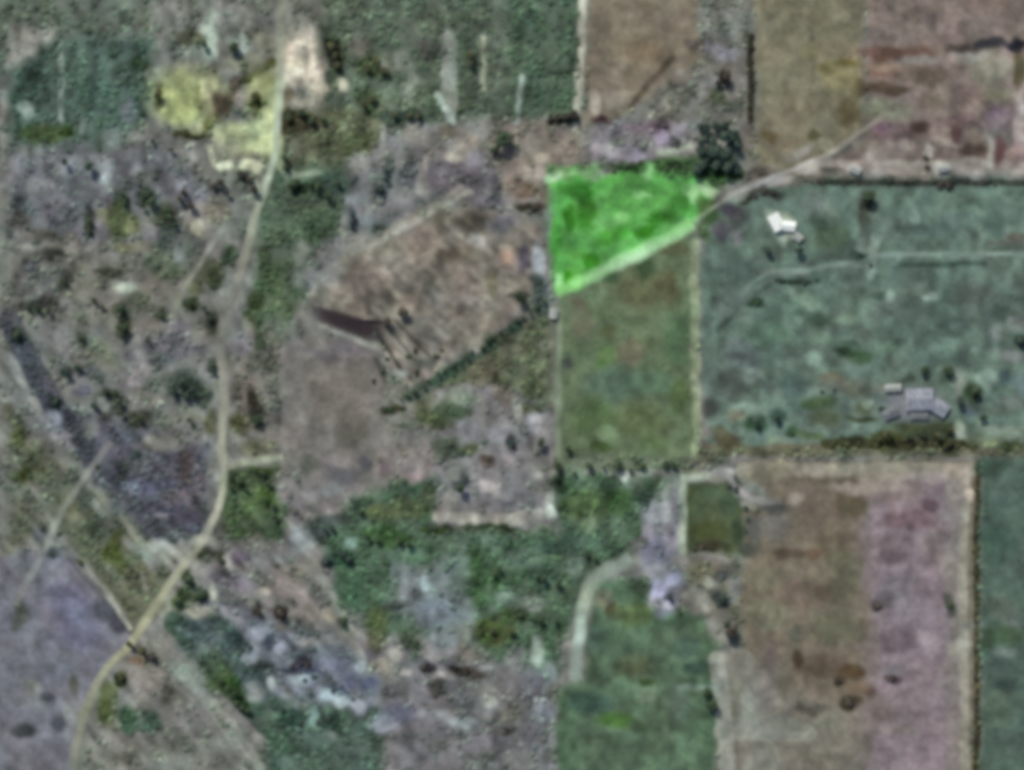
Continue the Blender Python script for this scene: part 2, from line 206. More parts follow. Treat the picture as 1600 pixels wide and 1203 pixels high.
# ---- patches of darker or paler growth, soil and stone; shade painted in under trees
B = """220 100 14 10 0 3d4a38;42 170 12 16 0 78857a;55 122 22 10 0 3e4e45;35 140 9 26 0 3f5046;150 150 34 30 0 445850;70 210 40 12 0 4b5a38;110 205 14 10 0 3a4728
128 200 7 12 0 66786a;180 215 24 16 0 68736d;200 175 14 20 0 5d6067;45 235 20 10 0 686c66;90 335 26 18 0 57555c;30 320 16 18 0 535458;60 290 20 14 0 757678
165 268 11 24 0 7f8788;100 272 16 10 0 737779;230 280 24 16 0 575c58;232 312 18 14 0 464c47;190 310 13 14 0 4b524b;140 345 8 24 0 46483f;185 345 22 30 0 505a38
205 350 14 20 -30 6a704f;160 335 10 10 0 6b6f56;240 340 16 24 0 6e7166;260 345 14 30 0 4a4f40;310 345 30 30 0 7f7970;306 352 12 12 0 9a987f;340 330 20 22 0 6b6459
290 245 26 20 0 77746e;275 225 20 14 0 696864;330 238 7 16 -20 a0a184;350 256 16 8 0 b1b194;395 262 22 9 0 b4b894;375 225 40 26 0 7f7d66;395 285 8 8 0 9a9d84
292 150 60 44 10 8f9660;285 165 34 30 0 98a066;330 150 14 34 0 8f8e6c;240 115 16 12 0 7b826a;247 150 7 16 0 545a38;235 195 14 10 0 70736a;305 200 12 10 0 8a8a6c
412 150 30 46 0 8f9664;425 200 18 56 0 99a170;400 160 14 12 0 555931;372 152 12 12 0 8f8577;405 215 34 28 0 9ba378;355 205 26 16 0 8a8a66;345 165 12 22 0 5c5046
328 62 14 40 0 8f9c8a;372 68 20 18 0 8a978a;385 100 34 14 0 84876f;300 82 8 8 0 7f8874;410 70 22 20 0 7b7a6b;300 60 24 10 0 62634f
470 90 36 46 0 b6ad9a;455 115 24 18 0 bdb5a0;495 120 12 30 0 bcb39e;470 72 14 10 0 cbc3b0;448 80 12 20 0 b8ad9a;475 160 22 14 0 8d8476;500 140 16 10 0 a19986;535 132 12 10 0 8b8973
470 195 34 16 0 4b4437;448 190 10 20 0 4f4a38;450 150 8 16 0 6d6553;525 85 16 26 0 3b3c2c;545 70 10 18 0 56614f;460 235 9 16 0 71755f;535 197 6 6 0 7f8868
500 225 30 16 0 4e5140;560 225 26 18 0 565a42;520 290 30 16 0 3c4c43;470 295 20 10 0 32402f;450 340 26 26 0 4b5948;500 350 30 26 0 4a5b47;430 360 10 30 0 56644f
585 105 26 22 0 434b34;620 95 24 20 0 767b6e;640 130 10 24 20 6f766a;575 160 18 22 0 445039;630 180 40 10 0 3c4a43;560 70 20 16 0 5b5a52;670 80 16 20 0 4f4f4b
605 270 9 18 0 565a5e;595 297 12 9 0 484c50;560 255 16 16 0 7e8076;560 310 20 10 0 6f7878;550 340 8 16 0 444d55;580 350 20 14 0 626a6b;590 355 10 6 0 4d5148
640 275 14 22 0 5c5c61;700 205 16 12 0 6c6358;730 225 16 18 0 857b6f;650 215 18 16 0 7f7a70;668 255 6 10 0 8a8278;710 245 14 6 0 8c8479;740 250 12 16 0 7f7a80
735 275 18 18 0 625e63;560 385 20 16 0 7c7c74;540 360 10 20 0 787c72;480 400 12 24 0 6c7568;520 430 24 20 0 7d7f78;500 455 12 14 0 76776e
740 350 36 16 0 5a544c;830 325 22 9 0 4a4139;820 295 20 12 0 665448;790 350 26 14 0 6a666b;830 268 24 12 0 8b7f73;850 245 16 10 0 8b8172;800 290 18 10 0 756a5f
745 375 14 8 0 85807a;710 400 34 14 0 6e6558;700 340 20 16 0 6a6358;620 400 20 16 0 7f7a70;820 402 11 26 0 58545e;842 402 9 28 0 808a90;790 400 10 14 0 8a7464
850 300 9 20 0 6b6456;858 360 8 30 0 5f6b5f;842 445 12 16 0 46524e;850 470 18 20 0 505a55;812 465 14 9 0 4a4c46;700 430 40 22 0 736a60;690 470 30 16 0 77716a
740 470 30 14 0 7a746c;770 440 12 20 0 64604e;775 490 9 14 0 6f6d5e;740 540 12 12 0 8a857b;650 500 22 10 20 6e6a63;690 520 30 12 -30 75716a;660 565 14 12 0 5f625a
600 560 10 8 0 8a8a84;628 585 10 9 0 828a80;610 610 20 12 0 66655c;655 610 24 10 -30 5f655a;612 642 18 7 0 45432f;680 650 26 14 0 555c42;705 640 30 16 0 4a5843
690 660 20 10 0 4d5540;720 620 30 12 0 6d7565;760 580 30 20 0 625f4e;790 615 16 16 0 6b655a;780 530 24 10 0 4d5140;850 535 12 8 0 7f8370;830 600 8 20 0 4b5140
700 700 26 18 0 50594a;735 700 14 12 0 585f44;780 670 20 20 0 787478;830 640 20 10 0 4f5340;812 640 7 16 0 868a82;835 660 14 16 0 858488;800 690 9 9 0 454549;790 715 10 14 0 8d898c
840 735 16 20 0 7a7c74;720 750 16 12 0 46484a;760 720 10 10 0 544a44;710 740 12 8 0 868880;700 785 14 20 0 7f7b74;850 765 20 10 0 6f706a;790 790 20 8 0 6b6a6e;770 760 16 12 0 86827f
650 745 26 9 0 7a6b6c;600 735 16 10 0 75696a;570 725 10 12 0 52545a;535 742 30 16 0 57575c;515 765 20 9 0 6f7374;480 725 16 12 0 4f534a;550 680 24 26 0 5b574f;520 720 26 8 0 73706f
590 655 12 16 0 6f6a64;530 620 50 50 0 6e665e;470 630 10 60 0 736f6b;535 545 50 10 0 6f676b;520 560 12 8 0 655d60;480 600 16 40 0 6c6660;385 620 20 40 0 645d55;380 570 10 16 0 736d68
400 650 12 22 0 42423a;395 620 7 14 0 38362d;370 660 14 16 0 4f4f38;400 700 30 14 0 5e5d4a;340 600 8 40 0 6b6b61;345 570 7 12 0 7b7873;330 570 8 14 0 404248;320 620 12 16 0 464b44
285 600 26 22 0 3f4b42;300 610 16 14 0 3a473c;262 590 16 10 0 5a6058;225 570 16 22 35 817a7c;215 590 12 12 0 807a7c;205 560 10 8 0 5e595f;235 630 26 12 0 7e7d73;215 615 16 8 0 75746b
170 560 16 24 -30 6f7164;140 580 16 14 0 55575a;103 582 11 11 0 41444a;100 560 14 8 0 696c6c;130 612 12 9 0 565a66;175 630 24 20 0 4c4e49;165 630 10 8 0 73766f;215 655 18 14 0 4a4a40
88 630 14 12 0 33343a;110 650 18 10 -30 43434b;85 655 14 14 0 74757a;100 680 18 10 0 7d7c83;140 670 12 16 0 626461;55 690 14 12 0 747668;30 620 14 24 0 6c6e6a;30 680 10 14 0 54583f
45 740 24 16 0 5a6048;35 740 10 14 0 474b30;30 770 14 14 0 646b60;260 660 20 14 0 707264;255 690 34 14 0 6c6b62;300 650 16 16 0 78796b;330 660 12 20 0 5a5b45;235 685 10 8 0 74746a
285 745 12 18 0 4f4547;290 720 12 20 0 554a4a;230 720 22 16 0 5b5d66;215 710 12 8 0 465158;190 735 12 16 0 43464f;240 760 40 10 0 504f62;260 790 30 10 0 444153;205 760 14 12 0 5f6673
280 780 26 12 0 655b66;290 810 26 10 0 4a4350;310 760 10 30 0 544c52;250 800 14 6 0 706c75;180 790 16 14 0 5f6567;130 780 14 16 0 525850;150 750 8 14 0 5a5b5f;160 825 24 18 0 555b50
145 830 10 9 0 4a5142;90 760 20 16 0 53584e;60 790 22 12 0 5f6457;165 865 14 10 0 52582f;190 880 12 26 -30 555c36;180 850 12 20 0 4c5430;215 900 24 22 0 5e584a;225 910 5 16 0 77756a
250 855 20 12 0 83837c;275 870 34 20 0 7a7b72;240 880 14 12 0 6c6b65;320 845 24 8 0 858477;80 865 14 12 0 4d5056;60 840 10 14 0 575b60;70 900 30 26 30 6c6c77;35 880 12 20 0 5d6066
110 940 40 26 30 65647a;120 985 44 28 20 67657c;165 955 22 14 45 4d4e56;185 975 16 14 0 484854;60 1000 30 40 0 6c6c76;30 960 10 30 0 55584f;90 1050 30 20 0 626570;60 1100 20 20 0 6a6d70
75 1090 14 8 0 4e5157;115 1070 10 16 0 55584f;40 1140 18 12 0 3f4343;90 1130 12 10 0 4d5058;50 1075 14 14 0 747670;110 1110 14 16 0 797c7a;170 1080 18 18 0 58603f;165 1110 18 20 0 4c5632
190 1060 8 12 0 3d4228;230 1060 26 18 0 7a766f;215 1035 16 8 0 75604f;220 1090 16 12 0 7a7870;200 1125 14 22 0 3d5541;235 1130 20 16 0 46594d;262 1085 12 16 0 56544f;290 1120 20 20 0 74726f
310 1060 20 24 -40 79827a;285 1050 12 10 0 808a7c;345 1060 20 20 0 485a38;365 1075 18 14 40 3c5630;375 1095 14 10 40 31481f;310 990 26 22 0 4c5a5e;285 985 14 10 0 505d5d;370 1000 24 10 20 3c4b4d
320 1020 24 16 0 56635f;335 1040 16 20 0 4a5c49;290 930 12 14 0 3c4a35;295 900 9 18 -20 3a4838;315 930 14 10 0 383f30;312 955 24 9 0 7c7c6c;280 940 12 16 0 4d5a3c;335 925 6 16 0 8f8f83
320 865 20 9 0 494a41;345 870 7 12 0 484a40;358 875 7 14 0 878780;375 870 14 9 0 5f5862;350 900 20 16 0 55525a;375 910 20 14 0 6d6670;400 850 26 16 0 66645e;430 800 20 22 0 4c5b44
415 780 16 20 0 44552f;390 790 18 20 0 4a5b3c;365 755 20 9 0 3b4530;410 735 20 9 0 414c2c;430 830 14 16 0 455743;470 850 18 24 0 73787a;445 880 20 14 0 6c7170;415 925 12 8 0 8a8179
450 910 22 24 0 857c76;470 940 18 20 0 837a73;405 955 10 9 0 46403c;440 955 10 12 0 3f3a38;485 955 14 10 0 79766c;440 980 12 10 0 63605c;420 900 16 12 0 716d6a;485 890 14 20 0 76786f
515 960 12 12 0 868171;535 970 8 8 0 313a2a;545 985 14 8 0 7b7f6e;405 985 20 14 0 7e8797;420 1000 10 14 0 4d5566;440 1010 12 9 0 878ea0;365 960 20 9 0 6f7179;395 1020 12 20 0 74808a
470 1000 10 10 0 8f8688;475 1005 8 8 0 98908f;500 1000 26 8 0 7b7573;475 1035 16 12 0 46404b;460 1045 24 7 0 474454;490 1055 10 16 0 4b4c60;520 1040 22 14 0 666878;565 1042 12 10 0 90989a
550 1060 14 14 0 61657a;425 1068 8 10 0 98a09c;475 1062 24 9 0 78848a;480 1085 16 7 0 59646a;525 1080 16 10 0 50586b;575 1070 12 12 0 575d70;530 1095 16 12 0 7e8c8e;560 1100 12 10 0 8a8c96
510 1085 14 10 0 758488;450 1095 18 12 0 6d7a76;435 1100 16 14 0 3c4c44;455 1125 20 16 0 34493f;490 1120 7 20 0 5e786f;520 1130 20 14 0 37493f;400 1080 16 14 0 6f7370;410 1040 14 8 0 434a4c
500 830 18 20 0 454c4b;520 815 24 12 0 4b5652;550 848 12 9 0 6d8a7c;535 870 20 12 0 344a40;510 875 10 10 0 40494a;545 920 24 40 -20 45604a;590 830 26 14 0 3f5a38;620 845 30 12 0 3e5a34
600 800 30 12 0 55613f;640 790 30 16 0 525e42;565 785 18 9 0 3d4c40;670 770 10 14 0 5a5f4c;680 825 26 6 0 3c482c;770 825 50 6 0 3f4c38;640 870 26 12 0 5a7560;740 850 40 14 0 57685a
745 900 20 44 0 40583c;775 905 8 30 0 3c5636;720 890 16 30 0 5a6b60;700 880 20 20 0 62706a;625 895 14 16 0 6f7a78;668 910 10 12 0 869494;610 950 24 8 -20 3f4643;640 930 16 16 0 646768
680 960 30 26 0 69757c;700 1000 24 14 0 6d7478;730 985 14 20 0 70786f;590 970 20 22 0 50593a;590 1000 16 16 0 5c6048;640 1005 10 20 -40 40483d;655 1020 16 10 0 59605c;600 1040 20 14 0 7e786b
620 1020 12 10 0 86867a;632 1048 10 8 0 8e8480;605 1060 16 10 0 75726a;665 1042 14 9 0 3f3a44;720 1045 20 6 0 3c3032;735 1052 30 6 0 4a4440;680 1022 24 9 0 7b7876;740 1020 26 14 0 6a665e
690 1058 20 7 0 89847f;680 1075 12 14 0 4d4b4a;620 1080 26 12 0 5d5a5b;700 1090 26 10 0 6f6a6a;760 1080 26 12 0 686562;625 1115 26 16 0 5f6072;600 1130 24 14 0 787b84;680 1115 26 10 0 737678
720 1130 24 9 0 7d8684;765 1100 12 8 0 83827c;770 985 30 20 0 444f2c;800 960 20 12 0 40502f;780 1000 14 10 0 555b3c;815 960 12 10 0 3b4a38;840 970 12 14 0 3c4a3e;830 940 20 14 0 6a7368
800 900 20 12 0 3c4f3d;850 900 24 16 0 43574a;820 870 20 16 0 566a5a;860 860 16 12 0 3f544b;790 930 16 12 0 5a6e5e;840 1020 12 24 0 828f84;860 1050 12 24 0 707876;810 1030 18 20 0 6a6c6c
830 1070 24 24 0 62656a;850 1110 18 20 0 6d7074;800 1120 20 20 0 74706a;795 1145 12 6 0 48443f;920 790 40 26 0 4c5f3c;965 785 22 22 0 425f38;920 815 10 12 0 66785c;1010 780 12 16 0 40504a
880 760 20 14 0 40503c;990 755 14 10 0 5d6b5c;1040 770 14 26 30 808680;1020 800 14 12 0 7f7f85;890 850 20 20 0 455a4d;930 850 24 16 0 4a5f50;900 880 16 14 0 5f6f63;860 800 10 10 0 95a090
1025 860 20 20 0 696878;1050 840 12 20 0 7f7b83;1000 850 16 10 0 5a5c58;1030 920 14 14 0 85829a;1050 905 10 12 0 87849a;1045 932 8 7 0 55526b;1045 945 10 7 0 8a8898;1040 960 16 7 0 6c7284
1060 880 14 10 0 706a66;1095 895 26 16 0 6c6856;1110 910 12 8 0 8b8d7d;1130 900 12 10 0 56575a;1085 935 20 12 0 7b7970;1128 935 14 11 0 474b50;1150 920 9 20 0 6d706f;1110 945 12 6 0 7f7f74
1000 920 14 14 0 434f41;955 955 9 12 0 4f4a36;940 935 14 14 0 6b6a57;990 960 30 20 0 50603c;1060 980 30 20 0 4b604c;990 1040 30 20 0 566045;930 1000 16 24 0 4a6053;1070 1010 20 14 0 43594c
920 1100 34 18 0 3c5349;1010 1085 16 12 0 66785f;960 1125 30 12 0 44662f;1060 1100 20 24 0 56695b;1000 1130 20 12 0 4c6146;1090 1040 20 10 0 3f5348;1010 1065 14 6 0 3e522f;1090 1075 30 6 0 65776a
985 550 26 20 0 6e6853;948 555 18 16 0 5c7845;940 570 12 8 0 4d6b36;950 520 16 10 0 5d6540;1000 450 40 30 0 595b3f;940 430 26 12 0 40583c;910 500 20 30 0 62624e;905 470 14 10 0 5d5546
890 570 9 9 0 4a4e4e;1060 530 20 40 0 52704f;1045 450 20 30 0 5c5b3d;960 600 50 26 0 506655;1020 600 30 20 0 546e56;1000 660 40 26 0 5b6943;930 650 30 30 0 50673f;940 700 16 8 0 43582c
950 680 14 10 0 6a805a;1020 690 20 12 0 566a43;1060 620 16 26 0 54693f;900 440 16 10 -25 3a5e26;1050 390 26 12 0 57573c;1010 420 16 14 0 3f5438
915 330 14 30 0 3a7a26;905 300 26 14 0 38782c;890 340 10 20 0 36791f;870 370 8 30 0 4a9a3c;905 400 20 14 0 5aa744;925 410 14 14 0 3c8820;950 350 26 20 0 64ae56;1000 320 30 16 0 5aa34c
940 290 20 9 0 4a8f3f;1000 305 16 6 0 7abf6e;970 340 12 9 0 74bd66;1030 340 20 10 0 3c8227;1060 320 20 16 0 49913b;960 370 30 12 -20 4a9a35;1010 360 20 8 -25 3c8522;895 430 16 12 0 57a63c
885 435 12 9 0 3a8820;868 275 14 12 0 8ba77f;885 282 8 7 0 5d8a4e;870 262 20 8 0 6f8d5e;1010 268 10 12 0 79b26c;1085 300 26 9 0 78a76a;1105 298 16 6 0 8aa97d;1085 310 10 10 0 84b074
1050 300 20 10 0 5aa04c;925 270 16 12 0 6d9a62;1105 322 16 12 0 55703f;1110 340 14 12 0 405a34;1100 360 12 14 0 4b6040;985 262 26 10 0 3c5636;1052 260 14 8 0 2c4422;875 440 9 14 0 86c97a"""
B2 = """940 185 14 8 0 4a3038;965 200 26 12 0 766b72;1000 205 30 9 0 77666f;950 235 26 12 0 87807f;985 240 20 12 0 7f7680;1030 200 16 10 0 584c52;1060 200 16 12 0 7a747c;1050 220 12 8 0 4a484c
1030 215 10 7 0 85788a;1090 195 16 12 0 6c6a6c;965 155 20 14 0 80786a;950 110 20 30 0 7a7060;1000 80 40 20 0 766550;930 160 9 20 0 9a8e80;1060 120 16 14 0 776e64;1060 160 30 14 0 6e6b64
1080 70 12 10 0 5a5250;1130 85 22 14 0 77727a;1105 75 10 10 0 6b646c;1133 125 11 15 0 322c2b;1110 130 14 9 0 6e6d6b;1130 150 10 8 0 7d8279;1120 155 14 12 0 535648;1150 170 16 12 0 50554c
1230 170 36 60 0 77705c;1220 100 20 30 0 7a735d;1310 115 28 26 0 7d7650;1325 100 16 8 0 686033;1290 110 16 10 20 635d3f;1270 80 20 12 0 716d50;1325 175 20 24 0 60563c;1290 160 20 16 0 7c715c
1340 140 10 16 0 686040;1280 200 16 10 0 756f5c;1270 215 12 6 0 5b583c;1240 225 16 8 0 6b6250;1205 215 16 10 0 64583c;1290 225 12 8 0 827c6a;1240 245 30 8 0 6b6558;1185 270 20 10 0 5e5650
1400 85 60 10 0 664c42;1380 110 30 16 0 6f5649;1400 105 50 7 0 7b695a;1440 95 40 7 0 76706a;1385 140 40 10 0 57493c;1395 172 34 14 0 757765;1365 170 16 12 0 72735f;1450 120 30 14 0 6b5c50
1455 160 24 10 0 685b52;1500 75 20 10 0 4f4642;1550 70 26 9 0 3c3e45;1590 72 14 10 0 2b2c3a;1545 110 30 30 0 7b7866;1520 90 26 10 0 827d76;1560 150 24 12 0 76735f;1590 110 9 30 0 55523a
1500 150 24 16 0 6f5f5b;1500 190 34 14 0 685655;1560 190 24 30 0 7d6d72;1595 200 12 50 0 968b88;1590 240 16 20 0 8f7570;1550 180 14 9 0 6f5c6a;1560 220 20 12 0 6d6a66;1400 210 34 14 0 6e5a5c
1380 200 14 9 0 6c5562;1390 235 34 14 0 7b706c;1440 200 14 9 0 554440;1350 230 20 14 0 857c72;1360 245 12 10 0 8c847e;1420 225 16 9 0 8a7c76;1450 238 8 10 0 a39a92;1475 225 24 7 0 867c72
1520 235 20 12 0 5a4a42;1495 210 12 12 0 5a4340;1550 245 8 24 0 948f84;1562 240 8 24 0 6d4a4c;1335 266 12 9 0 a39b93;1473 262 14 10 0 a29d94;1500 255 26 8 0 7c746c;1250 240 24 8 -25 84807a
1255 262 14 8 0 948c84;1300 268 20 7 0 5c5852;1195 288 22 9 -25 8a8580;1225 278 14 8 -20 7f7a76;1180 300 20 7 -25 4a4c44;1205 305 20 8 0 3f443c;1165 312 14 6 -30 3d4238;1150 340 14 20 0 50504e
1140 330 14 10 0 4c4650;1152 370 8 12 0 6f6b70;1130 360 12 14 0 545059;1270 320 24 20 0 5c6a62;1280 345 14 18 0 4b5b4f;1300 330 10 20 0 5f6e60;1350 330 9 30 0 4c5247;1355 308 14 14 0 3d4139
1300 370 30 20 0 53664f;1400 350 40 20 0 5d6f66;1430 340 9 14 0 73877c;1440 360 50 9 0 53655d;1500 350 30 20 0 586a62;1560 340 20 30 0 4f635b;1590 370 20 6 0 5c5850;1350 390 9 20 0 71857b
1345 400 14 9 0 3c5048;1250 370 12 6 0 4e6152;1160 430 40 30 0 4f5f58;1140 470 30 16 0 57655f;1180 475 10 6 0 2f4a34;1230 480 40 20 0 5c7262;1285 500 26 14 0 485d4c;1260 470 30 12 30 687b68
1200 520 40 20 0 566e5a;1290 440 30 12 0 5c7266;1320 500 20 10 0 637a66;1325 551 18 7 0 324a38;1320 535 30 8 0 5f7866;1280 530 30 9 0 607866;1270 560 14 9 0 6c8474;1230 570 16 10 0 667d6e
1220 540 12 9 0 50645a;1160 560 30 20 0 5c6a66;1140 600 26 26 0 535c56;1150 540 20 14 0 606d68;1180 585 12 12 -30 70827a;1240 600 24 20 0 4a5f58;1200 610 14 14 0 5b6f66;1320 600 40 12 0 5f6257
1300 590 20 8 0 62604f;1345 610 20 12 0 565c50;1400 470 40 24 0 5f6f65;1450 500 60 40 0 50625b;1400 520 30 20 0 54685e;1395 460 10 8 0 6f8477;1455 462 16 6 0 6e8278;1370 465 14 8 0 46594f
1440 440 30 9 0 566a60;1520 460 40 20 0 5a6760;1350 480 20 14 0 5c7565;1380 545 16 10 0 5c7462;1345 555 20 12 0 43583f;1330 540 16 8 0 4a6050;1480 560 40 12 0 4d6058;1570 490 24 12 0 4b564f
1590 505 14 12 0 6e7270;1560 520 12 16 0 646a68;1595 532 12 9 0 383f40;1580 555 24 9 0 666c6a;1545 500 12 14 0 4f5c55;1570 590 12 14 0 46575a;1540 592 14 14 0 778c80;1595 600 12 20 0 5a6d6d
1165 637 20 9 0 71897a;1150 650 12 10 0 6e6f5c;1180 662 16 12 0 36503a;1215 652 14 12 0 3c5248;1200 630 12 9 0 5c7468;1245 635 20 14 0 50665a;1280 632 26 12 0 465c3c;1240 678 12 9 0 395037
1210 685 14 5 0 6c7a5f;1270 680 20 9 0 4f603f;1140 690 20 12 0 534a3a;1130 680 20 12 0 565340;1110 640 14 16 0 4b4f48;1290 655 24 10 0 555f46;1350 655 24 7 0 424c32;1350 635 14 9 0 525c44
1450 670 60 12 0 41462f;1390 685 30 9 0 42451f;1330 690 20 8 0 3a3e29;1440 690 30 10 0 474432;1485 690 8 16 0 3a3f24;1465 680 8 10 0 3c4232;1380 610 16 9 0 666a5e;1420 590 12 8 0 45524a
1370 625 12 10 0 4f5f5a;1355 630 9 6 0 6a7e70;1475 590 10 14 0 4a5a4c;1498 600 9 20 0 6b7268;1520 610 14 14 0 3a4a34;1530 630 24 14 0 4b5850;1515 640 8 8 0 5a6670;1535 660 8 8 0 76806e
1505 675 9 18 -20 8b9280;1545 690 30 9 0 626b52;1580 680 20 9 0 6c7867;1580 700 20 8 0 4c5a3f;1560 640 24 12 0 586359;1580 625 20 10 0 67706a;1550 730 26 14 0 42564a;1570 770 24 30 0 50645c
1560 850 24 30 0 3f564a;1570 950 24 20 0 545e52;1585 980 14 20 0 5e6462;1575 990 26 16 0 455c3f;1560 1040 20 20 0 46554f;1575 1070 20 12 0 3a4845;1570 1020 16 9 0 657069;1560 1110 26 30 0 50604f
1200 740 34 14 0 756f5c;1290 735 34 10 0 958c7b;1260 770 26 12 0 72675e;1290 800 40 40 0 6a5b50;1330 790 24 20 0 605844;1300 850 30 30 0 645b4a;1235 865 24 9 0 57493d;1270 865 14 8 0 675042
1200 900 34 20 0 706a57;1240 930 30 24 0 6f5f52;1300 920 26 16 0 625645;1320 900 24 40 0 5e5c49;1200 960 34 24 0 6c6c59;1300 980 40 26 0 61604c;1245 990 9 14 0 5b5d52;1280 1040 40 20 0 5c4e42
1245 1030 9 14 0 4a3c2f;1310 1065 11 9 0 4a3a2c;1330 1098 16 12 0 40392c;1330 1050 20 12 0 58452f;1360 1085 10 12 0 5c4840;1340 1075 16 9 0 6f5a48;1200 1060 24 30 0 716a61;1190 1090 24 30 0 7e7771
1270 1105 22 9 0 56544a;1290 1130 26 9 0 6d6d5e;1230 1130 26 10 0 76786c;1160 1050 20 30 0 747268;1170 1110 14 40 0 83857b;1200 1020 14 20 0 665b56;1215 820 24 24 0 6a6663;1210 790 24 14 0 4a4b47
1180 830 12 24 0 585b58;1240 780 12 8 0 857c72;1170 860 14 9 0 484c46;1400 770 40 16 0 786a66;1420 815 44 16 0 6b565b;1450 790 14 10 0 5d4a50;1400 850 40 16 0 76656a;1400 870 26 12 0 5e5258
1440 890 30 24 0 817078;1400 920 30 24 0 6c6269;1370 950 11 10 0 443c40;1385 940 16 14 0 645c60;1430 960 34 30 0 7f737c;1400 1000 30 20 0 665a62;1450 1000 16 24 0 897c82;1360 1010 20 12 0 746763
1395 1060 18 7 0 4c3f42;1400 1045 24 7 0 7a7278;1430 1060 14 9 0 6e6068;1370 1110 30 20 0 756863;1420 1110 34 30 0 766a6e;1450 1060 20 30 0 7b6c70;1400 1140 40 10 0 7b706e;1460 850 16 30 0 7a6d6c
1485 945 9 18 0 4e504a;1475 800 12 12 0 83787a;1490 770 12 24 0 8c8078;1475 835 10 10 0 6b6061;1500 1010 16 14 0 8b887c;1515 980 12 7 0 686a62;1480 1060 14 24 0 807672;1480 880 12 24 0 817a74
1355 760 60 9 0 90847a;1450 745 50 9 0 8a7f7c;1495 735 18 12 0 8f8172;1514 772 9 12 0 b0a08e;1380 745 40 8 0 8c8274;1545 1000 9 20 0 3c4a38;1110 770 20 12 0 52644c;1095 785 14 16 0 4f5f44
1140 790 14 20 0 3f5340;1110 830 26 16 0 48502c;1110 855 24 8 0 40382a;1150 830 8 20 0 384a38;1145 755 14 14 -40 42443e;1120 745 20 8 0 78746c;1080 735 20 8 0 6f7561;1110 715 20 10 0 5c5a4c
1040 800 8 16 0 8b8c8a;1000 740 14 7 0 74806f;975 740 10 8 0 8a9488;900 735 14 8 0 60745c;940 745 24 7 0 455945;1155 715 14 9 0 706b68;1135 735 14 10 0 928c88;430 450 22 40 0 4a5a40
465 420 10 24 0 6a7468;450 480 18 24 0 525f4a;400 470 12 16 0 3d4630;390 500 10 14 0 565c42;430 520 20 20 0 636558;315 420 16 24 30 4d5142;290 380 16 24 0 686c64;275 400 16 16 0 70756e
260 420 30 14 0 565e4c;250 400 20 20 0 535a4c;195 450 22 14 0 7c8273;188 448 10 9 0 8a8f80;130 440 30 26 0 6c6c62;170 425 24 8 0 494a42;100 440 10 16 0 4d4d49;60 450 30 22 0 646463
45 415 14 14 0 55555b;60 480 34 8 0 484948;30 525 12 10 0 393d3c;70 520 30 20 0 6a6b68;103 475 9 10 0 72706f;130 530 8 16 0 4d5047;155 550 20 20 0 6c7062;190 485 14 10 0 43483c
193 510 12 18 0 44493c;215 470 16 14 0 585a4e;250 490 12 12 0 4b4d43;245 525 22 9 0 7a7a78;235 535 10 10 0 57565c;280 515 20 20 0 67636a;275 545 40 14 0 636068;250 560 24 9 0 5a5c60
320 490 12 16 0 5c5a58;330 500 9 20 0 46483e;295 475 12 9 0 3f442f;305 450 12 14 0 565b40;355 400 14 14 0 43503f;335 430 14 20 0 4a4f3a;370 540 18 20 0 6f6b70;385 510 8 12 0 7f8272
60 370 30 10 0 5c5850;85 395 16 12 0 464642;110 375 20 12 0 67635c;200 385 24 8 0 67654f;225 395 20 9 0 66635a;240 415 14 10 0 4c5349;30 350 14 14 0 53514c;260 370 12 20 0 4c5350"""
def blobs(txt):
    for ln in txt.replace('\n', ';').split(';'):
        t = ln.split()
        if len(t) >= 6: blob(float(t[0]), float(t[1]), float(t[2]), float(t[3]), float(t[4]), t[5], .8)
blobs(B); blobs(B2)
def boxblur(A, k):
    for ax in (0, 1):
        P = np.concatenate([np.repeat(A.take([0], ax), k+1, ax), A, np.repeat(A.take([-1], ax), k, ax)], ax).cumsum(ax)
        n = A.shape[ax]; A = (P.take(range(2*k+1, 2*k+1+n), ax)-P.take(range(0, n), ax))/(2*k+1)
    return A
low = boxblur(boxblur(C, 7), 7)
gain = (1+.95*np.clip(AMP, 0, 1))[..., None]
hp = (C-low)*gain; hl = hp.mean(2, keepdims=True); C = low+hl+(hp-hl)*.62                     # patches of soil and growth stand out as clearly as they do from the air
# mottling: growth density and soil tone wander from place to place
n1 = .5*vnoise(30, 21)+.85*vnoise(17, 22)+.75*vnoise(11, 23)+.3*vnoise(22, 27, .5, 2.2); n2 = vnoise(40, 24)+.6*vnoise(18, 25); n3 = vnoise(24, 26)
C = C.mean(2, keepdims=True)*.14+C*.84; C[..., 0] *= .975
lowl = sm((PY-.45*PX-430)/160)*sm((640-PX)/120)*np.where(REG == 12, .35, 1)          # south-west: growth drawn out down-right
kite = sm((sdist(FIELDS[6][2], PX, PY))/20)
upl = sm((620-PX)/80)*sm((330-PY)/80)
n1 = n1*(1-.5*lowl)+1.0*lowl*(rnoise(34, 10, 46, 31)+.6*rnoise(20, 8, 46, 32))+.7*upl*rnoise(9, 24, 0, 33)+.8*kite*(rnoise(26, 8, 40, 34)+.6*rnoise(10, 8, 0, 35))
C *= (1+.2*AMP*n1)[..., None]
C[..., 0] *= 1+.016*AMP*n2; C[..., 2] *= 1+.022*AMP*n3-.01*AMP*n2; C[..., 1] *= 1-.012*AMP*n2
C = np.clip(C*1.07, 30, 232)
ALB = lin(C)/KC                          # albedo raster
